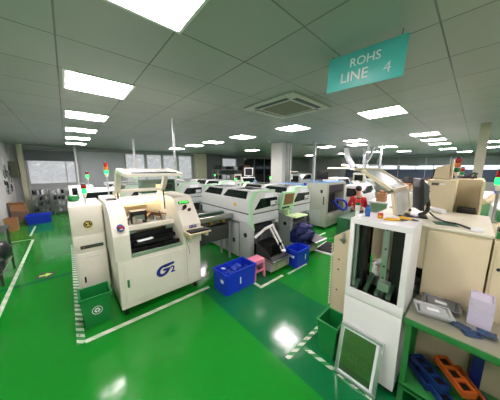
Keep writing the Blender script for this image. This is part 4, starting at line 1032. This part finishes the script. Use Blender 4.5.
# hung tools on the left wall
rd = random.Random(7)
for k in range(16):
    y = 10.55+k*.075; z = 1.0+rd.random()*1.05; s = rd.uniform(.05, .13)
    b = B()
    b.tube([(XL+.03, y-s, z), (XL+.03, y, z+s*1.4), (XL+.03, y+s, z), (XL+.03, y, z-s), (XL+.03, y-s, z)], .014, 6, 4).cyl((XL, y, z+s*1.4), (XL+.04, y, z+s*1.4), .008, n=6)
    tag(b.build('hanging_cable_coil', rd.choice([DARK, GREY, GREY2, BLACK])), 'coiled cable hanging on the left wall, %s from the left edge' % ORD[k], 'cable coil', 'cable coils on the left wall')
for k, (y, z, w_, h_) in enumerate(((10.9, 1.95, .2, .28), (11.4, 1.5, .22, .3), (10.65, 1.2, .2, .3))):
    tag(B().box(XL+.001, y, z, XL+.006, y+w_, z+h_).build('paper_notice', PAPER), ['white notice highest on the left wall', 'white notice on the left wall nearest the corner', 'lowest white notice on the left wall'][k], 'notice')
# steel trolley at left edge
tl = thing('steel_trolley', 'steel trolley table cut by the left edge with a black bag below', 'trolley', (-1.15, 5.4, 0))
B().box(-1.45, 4.75, .77, -.9, 5.75, .80, .004).build('tabletop', mat('dull_steel', '#4f5653', .4, .5), tl)
for x in (-1.42, -.93):
    for y in (4.8, 5.7): B().box(x-.015, y-.015, 0, x+.015, y+.015, .77).build('leg', mat('dull_steel', '#4f5653', .4, .5), tl)
B().box(-1.44, 4.78, .2, -.92, 5.72, .22).build('lower_shelf', STEEL, tl)
b = B().ell((-1.03, 5.35, .42), .17, .26, .2).ell((-1.1, 5.1, .36), .15, .16, .14)
for v in b.bm.verts: v.co += Vector((random.uniform(-1, 1), random.uniform(-1, 1), random.uniform(-1, 1)))*.012
for v in b.bm.verts: v.co.z = max(v.co.z, .222)
tag(b.build('rubbish_bag', mat('black_film', '#1d2222', .3)), 'black plastic bag on the lower shelf of the left trolley', 'bag')
tag(B().box(-1.35, 4.5, 0, -.98, 4.72, .3, .01).build('carton', CARD), 'brown carton on the floor at the left edge', 'box')

# ------------------------------------------------------------------ background rows
def cabinet_machine(x0, y0, x1, y1, h, m, label, screen=True, sig=None, name='process_machine', group='background machines'):
    r = thing(name, label, 'machine', ((x0+x1)/2, (y0+y1)/2, 0), group)
    B().box(x0, y0, .05, x1, y1, h*.62, .008).build('base_cabinet', m, r)
    B().prism([(y0+.0, h*.62), (y0+.02, h*.78), (y0+.18, h), (y1, h), (y1, h*.62)], 'x', x0+.01, x1-.01, .008).build('hood', m, r)
    B().box(x0+.06, y0-.008, .12, (x0+x1)/2-.01, y0+.002, h*.56, .003).box((x0+x1)/2+.01, y0-.008, .12, x1-.06, y0+.002, h*.56, .003).build('front_doors', m, r)
    B().hexa([(x0+.08, y0+.013, h*.79), (x1-.08, y0+.013, h*.79), (x1-.08, y0+.033, h*.79), (x0+.08, y0+.033, h*.79)], [(x0+.08, y0+.143, h*.965), (x1-.08, y0+.143, h*.965), (x1-.08, y0+.163, h*.965), (x0+.08, y0+.163, h*.965)]).build('window', SMOKE, r)
    B().box(x0-.006, y0+.2, h*.68, x0+.012, y1-.1, h*.92).build('side_window', SMOKE, r)
    B().box(x0+.04, y0+.04, 0, x1-.04, y1-.04, .05).build('plinth', BLACK, r)
    if screen: B().box(x1-.3, y0-.05, h*.72, x1-.05, y0-.01, h*.86, .006).build('screen', SCREENB, r)
    if sig: signal(r, sig[0], sig[1], h, sig[2], .9, ('r', 'g'))
    return r
cabinet_machine(.12, 4.9, .80, 5.7, 1.42, WHITE, 'white machine behind the cream loader cabinet', False, (.30, 5.2, 1.62))
cabinet_machine(-.02, 7.2, .55, 7.9, 1.35, WHITE, 'white cabinet machine left of the loader, near the wire racks', False)
cabinet_machine(.95, 8.2, 2.1, 9.0, 1.35, PALE, 'pale machine near the back windows, left part', True)
cabinet_machine(2.5, 8.4, 3.8, 9.2, 1.35, CREAM, 'cream machine near the back windows, middle part', True)
cabinet_machine(4.4, 8.3, 5.6, 9.2, 1.3, PALE, 'pale machine near the cream pilaster', True)
cabinet_machine(6.9, 8.2, 7.9, 8.8, 1.35, PALE, 'pale machine left of the white column, in front of the dark glazing', True)
cabinet_machine(4.9, 6.3, 5.7, 7.0, 1.25, WHITE, 'white machine just left of the white column', True)

gs = thing('test_station', 'dark green control station seen through the raised lid of the printing machine', 'station', (1.5, 4.7, 0))
B().box(1.12, 4.55, 0.03, 1.82, 4.9, 1.32, .006).build('cabinet', PALE, gs)
B().box(1.12, 4.6, 1.32, 1.82, 4.85, 1.60, .006).build('green_panel', GREEND, gs)
B().box(1.40, 4.592, 1.42, 1.52, 4.602, 1.50).build('screen', mat('warm_screen', '#ffd890', .3, emit=1.2), gs, 'small glowing amber screen')
B().box(1.16, 4.592, 1.53, 1.78, 4.602, 1.57).box(1.56, 4.592, 1.38, 1.76, 4.602, 1.50).build('instrument_strip', BLACK, gs)
B().box(1.14, 4.57, 0, 1.80, 4.88, .03).build('plinth', BLACK, gs)
def shelf_unit(x0, x1, y0, y1, h, label, levels, seed):
    rd = random.Random(seed); r = thing('storage_shelf', label, 'shelf', ((x0+x1)/2, (y0+y1)/2, 0))
    for x in (x0, x1-.04):
        for y in (y0, y1-.04): B().box(x, y, 0, x+.04, y+.04, h).build('post', GREY, r)
    zs = [h*(k+1)/levels for k in range(levels)]
    for z in zs: B().box(x0, y0, z-.03, x1, y1, z).build('shelf', GREY2, r)
    for zi, z in enumerate([.0]+zs):
        n = 5
        for k in range(n):
            w = (x1-x0)/n
            if rd.random() < .2: continue
            m_ = rd.choice([CARD, BLACK, PAPER, GREY, BLUE3, DARK, CREAM])
            b = B().box(x0+w*k+.06, y0+.06, z+.001, x0+w*(k+1)-.03, y1-.06, z+rd.uniform(.12, .3), .008)
            tag(b.build('storage_box', m_), 'box, %s from left on %s level of the %s' % (ORD[k], ORD[zi], label), 'box', 'boxes on the '+label)
shelf_unit(6.9, 8.5, 10.6, 11.3, 1.75, 'storage shelf under the small back window', 3, 3)
shelf_unit(8.9, 9.9, 10.9, 11.5, 1.7, 'storage shelf left of the dark glazing', 3, 5)
tag(B().box(8.75, 10.2, 0, 9.15, 10.5, 2.05, .01).build('wooden_panel', mat('brown_wood', '#6a4630', .6)), 'brown wooden panel standing beside the storage shelf', 'panel')
def crt(x, y, z, m_, label, w=.4):
    r = thing('computer_monitor', label, 'monitor', (x, y, z))
    B().box(x-w/2, y-.02, z+.06, x+w/2, y+.02, z+.06+w*.9, .01).xf(R(-40, 'Z', (x, y, z))).build('case', m_, r)
    B().box(x-w*.38, y-.026, z+.1, x+w*.38, y-.019, z+.02+w*.9).xf(R(-40, 'Z', (x, y, z))).build('screen', BLACK, r)
    B().box(x-.03, y-.0, z, x+.03, y+.06, z+.2).box(x-.1, y-.08, z, x+.1, y+.1, z+.015).xf(R(-40, 'Z', (x, y, z))).build('stand', m_, r)
crt(7.55, 8.5, 1.352, WHITE, 'white framed monitor in front of the dark glazing', .5)
crt(5.35, 6.7, 1.252, CREAM, 'cream monitor on the white machine left of the column', .3)
# benches toward the far right
def bench(x0, x1, y0, y1, h, label, seed, top=WHITE, items=True):
    rd = random.Random(seed); r = thing('work_bench', label, 'bench', ((x0+x1)/2, (y0+y1)/2, 0), 'work benches at the back of the hall')
    B().box(x0, y0, h-.04, x1, y1, h, .004).build('benchtop', top, r)
    for x in (x0+.03, x1-.07):
        for y in (y0+.03, y1-.07): B().box(x, y, 0, x+.04, y+.04, h-.04).build('leg', GREY2, r)
    B().box(x0+.1, y1-.06, h-.5, x1-.1, y1-.04, h-.05).build('back_panel', PALE, r)
    n = int((x1-x0)/.45) if items else 0
    for k in range(n):
        xx = x0+.2+k*(x1-x0-.4)/max(1, n-1)+rd.uniform(-.05, .05); yy = rd.uniform(y0+.2, y1-.2); s = rd.uniform(.06, .16); hh = rd.uniform(.06, .3)
        m_ = rd.choice([BLACK, PAPER, BLUE3, GREY, CARD, CREAM, DARK, YELLOW, BLUE, WHITE])
        b = B().box(xx-s, yy-s*.8, h, xx+s, yy+s*.8, h+hh*.8, .01).box(xx-s*.6, yy-s*.5, h+hh*.8, xx+s*.6, yy+s*.4, h+hh, .006)
        tag(b.build('bench_instrument', m_), 'boxy item, %s from left on the %s' % (ORD[k], label), 'instrument', 'items on the '+label)
bench(8.6, 11.6, 5.2, 6.0, .95, 'bench behind the grey hose machine', 11)
bench(9.0, 12.5, 3.6, 4.4, .95, 'bench left of the glass hood', 12)
bench(12.5, 16.5, 6.2, 7.0, .95, 'long bench near the far corner', 13)
bench(6.2, 8.8, 1.25, 1.95, .95, 'bench seen behind the glass hood', 14)
bench(9.5, 13.0, 1.4, 2.1, .95, 'bench behind the black monitor', 15)
bench(14.0, 18.0, 1.6, 2.5, .95, 'bench near the far daylight windows', 16)
bench(4.9, 6.4, -.8, .08, 1.38, 'bench at the right edge beyond the beige cabinets', 17, WHITE, False)
bench(7.0, 9.5, -1.0, -.35, .95, 'bench beyond the slim cream column', 18)
cabinet_machine(7.9, 3.5, 9.0, 4.3, 1.45, CREAM, 'cream machine right of the grey hose machine', True)
cabinet_machine(10.3, 6.9, 11.6, 7.8, 1.5, PALE, 'pale machine behind the white column', True)
cabinet_machine(12.0, 9.0, 13.2, 9.9, 1.6, CREAM, 'cream machine near the far back corner', True)
cabinet_machine(13.4, 4.4, 15.0, 5.2, 1.55, CREAM, 'cream machine in the far middle of the hall', True)
cabinet_machine(7.3, 2.45, 8.6, 3.1, 1.25, WHITE, 'low white machine right of the blue hose loop', False)
cabinet_machine(9.2, .0, 10.6, .8, 1.5, BEIGE, 'beige machine behind the tilted housing', True)
cabinet_machine(6.9, .25, 8.3, 1.0, 1.45, WHITE, 'white machine behind the black monitor', False)
for k, (x, y, z, l) in enumerate(((5.9, -.02, 1.38, 'blue storage bin nearest the slim cream column'), (5.75, -.34, 1.38, 'blue storage bin right of the other, on the right-edge bench'))):
    r = thing('storage_bin', l, 'bin', (x, y, z)); bin_(x-.16, y-.07, x+.16, y+.07, .14, .02, BLUE, r, .01, 'body', z)
# tube lamps over far benches
def tubelamp(x0, x1, y, z, label):
    r = thing('tube_lamp', label, 'lamp', ((x0+x1)/2, y, z), 'long tube lamps above the benches')
    B().box(x0, y-.05, z, x1, y+.05, z+.05, .006).build('housing', WHITE, r)
    B().cyl((x0+.03, y, z-.02), (x1-.03, y, z-.02), .018).build('tube', TUBE, r)
    b = B()
    for x in (x0+.2, x1-.2): b.cyl((x, y, z+.05), (x, y, H), .006, n=6)
    b.build('hanger', STEEL, r)
tubelamp(12.8, 16.2, 6.6, 1.85, 'glowing tube lamp above the long bench near the far corner')
tubelamp(9.0, 12.3, 4.0, 1.98, 'glowing tube lamp above the bench left of the glass hood')
# ducts
def duct(pts, r_, label, m_=GREY, ribs=True):
    r = thing('exhaust_duct', label, 'duct', pts[0])
    b = B().tube(pts, r_, 14, 6); b.build('hose', m_, r)
    B().cyl(pts[0], (pts[0][0], pts[0][1], pts[0][2]-.06), r_*1.25).build('collar', GREY2, r)
    B().cyl(pts[-1], (pts[-1][0], pts[-1][1], pts[-1][2]-.08), r_*1.1, r_*1.5).build('outlet', GREY2, r)
duct([(9.5, 4.05, H-.001), (9.5, 4.0, 2.4), (9.45, 3.8, 2.1), (9.4, 3.6, 1.85)], .12, 'thick white flexible duct left of the glass hood', mat('duct_plastic', '#8e9496', .5))
duct([(9.6, 3.3, H-.001), (9.6, 3.3, 2.3), (9.6, 3.28, 1.7)], .07, 'straight white duct between the thick one and the thin pipes', mat('duct_plastic', '#8e9496', .5))
duct([(10.2, 3.2, H-.001), (10.2, 3.25, 2.4), (10.0, 3.35, 2.1), (9.95, 3.4, 1.8)], .06, 'curved thin grey duct above the glass hood')
duct([(10.5, 2.95, H-.001), (10.5, 2.95, 2.3), (10.5, 2.95, 1.8)], .06, 'straight thin grey duct above the glass hood')
tag(B().box(6.6, 3.9, 0, 6.68, 3.98, H).build('vertical_pole', GREY2), 'grey square pole behind the grey hose machine', 'pole')
tag(B().box(19.1, 8.2, 0, 19.2, 8.5, H).box(14.9, 11.9, 0, 15.1, 12.1, H).build('trim_6', WHITE), None, 'trim', None, 'structure')
tag(B().cyl((7.6, 2.6, 1.95), (12.6, 1.9, 1.95), .015, n=8).cyl((7.8, 2.57, 1.95), (7.8, 2.57, H), .01, n=6).cyl((12.4, 1.93, 1.95), (12.4, 1.93, H), .01, n=6).build('air_line', GREY), 'horizontal white air pipe hung below the ceiling by the ducts', 'pipe')

# ------------------------------------------------------------------ people
def skin_mesh(name, verts, edges, radii, m, parent, sub=2, root=0):
    me = bpy.data.meshes.new(name); me.from_pydata([tuple(Vector(v)) for v in verts], edges, [])
    o = bpy.data.objects.new('tmp', me); COL.objects.link(o)
    md = o.modifiers.new('skin', 'SKIN'); md.use_smooth_shade = True
    for i, r in enumerate(radii):
        rr = r if isinstance(r, tuple) else (r, r)
        me.skin_vertices[0].data[i].radius = rr
    me.skin_vertices[0].data[root].use_root = True
    s = o.modifiers.new('sub', 'SUBSURF'); s.levels = sub; s.render_levels = sub
    dg = bpy.context.evaluated_depsgraph_get(); m2 = bpy.data.meshes.new_from_object(o.evaluated_get(dg))
    bpy.data.objects.remove(o); m2.name = name
    m2.materials.clear(); m2.materials.append(m)
    for p in m2.polygons: p.use_smooth = True
    ob = bpy.data.objects.new(name, m2); COL.objects.link(ob); ob.parent = parent; _world[ob.name] = _world[parent.name]
    return ob
def person(loc, face, pose, top, label, lean=.0):
    r = thing('person', label, 'person', loc); r.rotation_euler = (0, 0, face)   # faces local +y
    if pose == 'sit':
        hip = .50; K = lambda s: (s*.12, .42, .50); A = lambda s: (s*.12, .42, .08)
    else:
        hip = .90; K = lambda s: (s*.10, .03, .48); A = lambda s: (s*.10, .0, .08)
    ln = lean
    def up(h, y0=0): return (0, y0+h*math.sin(ln), hip+h*math.cos(ln))
    V = [up(0), up(.22), up(.40), up(.50), up(.56), up(.66), up(.74)]
    E = [(i, i+1) for i in range(6)]; Rr = [(.14, .10), (.125, .09), (.15, .10), (.07, .06), (.05, .05), (.08, .09), (.075, .09)]
    TV = list(V[:4]); TE = [(0, 1), (1, 2), (2, 3)]; TR = [(.155, .115), (.14, .105), (.165, .115), (.075, .07)]
    for s in (-1, 1):
        b0 = len(V); sh = up(.42); el = (s*.24, sh[1]+.12, sh[2]-.26); ha = (s*.14, sh[1]+.36, sh[2]-.24)
        V += [(s*.17, sh[1], sh[2]), el, ha, (ha[0]-s*.02, ha[1]+.07, ha[2]-.01)]
        E += [(2, b0), (b0, b0+1), (b0+1, b0+2), (b0+2, b0+3)]; Rr += [.055, .04, .028, .03]
        bb = b0+3; hx, hy, hz = V[bb]
        for f in range(4):
            i = len(V); V += [(hx+s*(.02-.014*f), hy+.045, hz), (hx+s*(.02-.014*f), hy+.075-.004*abs(f-1), hz-.02)]; E += [(bb, i), (i, i+1)]; Rr += [.009, .008]
        i = len(V); V += [(hx-s*.035, hy+.01, hz), (hx-s*.045, hy+.04, hz-.01)]; E += [(bb, i), (i, i+1)]; Rr += [.010, .009]
        t0 = len(TV); TV += [(s*.17, sh[1], sh[2]), el, tuple(Vector(el).lerp(Vector(ha), .85))]; TE += [(2, t0), (t0, t0+1), (t0+1, t0+2)]; TR += [.068, .055, .042]
        l0 = len(V); V += [(s*.09, 0, hip-.03), K(s), A(s), (A(s)[0], A(s)[1]+.14, .035)]; E += [(0, l0), (l0, l0+1), (l0+1, l0+2), (l0+2, l0+3)]; Rr += [.085, .06, .04, .035]
    skin_mesh('body', V, E, Rr, SKIN, r, 2)
    skin_mesh('jacket', TV, TE, TR, top, r, 2)
    LV = [(0, 0, hip)]; LE = []; LR = [(.16, .12)]
    for s in (-1, 1):
        l0 = len(LV); LV += [(s*.09, 0, hip-.03), K(s), (A(s)[0], A(s)[1], .12)]; LE += [(0, l0), (l0, l0+1), (l0+1, l0+2)]; LR += [.1, .075, .055]
    skin_mesh('trousers', LV, LE, LR, NAVYCL, r, 2)
    hd = up(.70)
    B_ = B().ell((0, hd[1]-.015, hd[2]+.035), .092, .105, .095)
    for v in B_.bm.verts:
        if v.co.z < hd[2]+.02 and v.co.y > hd[1]-.01: v.co.y = hd[1]-.01
    for v in B_.bm.verts: v.co += Vector(loc)
    B_.build('hair', HAIR, r)
    f = B().ell((-.032, hd[1]+.083, hd[2]-.005), .012, .006, .007).ell((.032, hd[1]+.083, hd[2]-.005), .012, .006, .007)
    for v in f.bm.verts: v.co += Vector(loc)
    f.build('eyes', BLACK, r)
    f = B().ell((0, hd[1]+.092, hd[2]-.03), .013, .018, .02).ell((-.085, hd[1], hd[2]-.02), .012, .02, .03).ell((.085, hd[1], hd[2]-.02), .012, .02, .03)
    for v in f.bm.verts: v.co += Vector(loc)
    f.build('nose_and_ears', SKIN, r)
    f = B().ell((0, hd[1]+.082, hd[2]-.065), .025, .008, .006)
    for v in f.bm.verts: v.co += Vector(loc)
    f.build('mouth', mat('lips', '#a05a50', .5), r)
    for s in (-1, 1):
        f = B().ell((A(s)[0], A(s)[1]+.07, .04), .05, .135, .042)
        for v in f.bm.verts: v.co.z = max(v.co.z, .003); 
        for v in f.bm.verts: v.co += Vector(loc)
        f.build('shoe', BLACK, r)
    return r
person((6.6, 2.35, 0), -1.2, 'sit', REDCL, 'person in a red top with black hair sitting beyond the white cabinet')
s = thing('work_stool', 'round stool under the person in red', 'stool', (6.6, 2.35, 0))
B().lathe((6.6, 2.35, .34), [(.15, 0), (.16, .01), (.16, .035), (.15, .045)]).build('seat', BLACK, s)
B().cyl((6.6, 2.35, .03), (6.6, 2.35, .34), .025).box(6.4, 2.33, .0, 6.8, 2.37, .03).box(6.58, 2.15, .0, 6.62, 2.55, .03).build('base', STEEL, s)
person((5.0, .93, 0), 1.9, 'stand', WHITECL, 'person in a white coat bending forward behind the black monitor', .35)
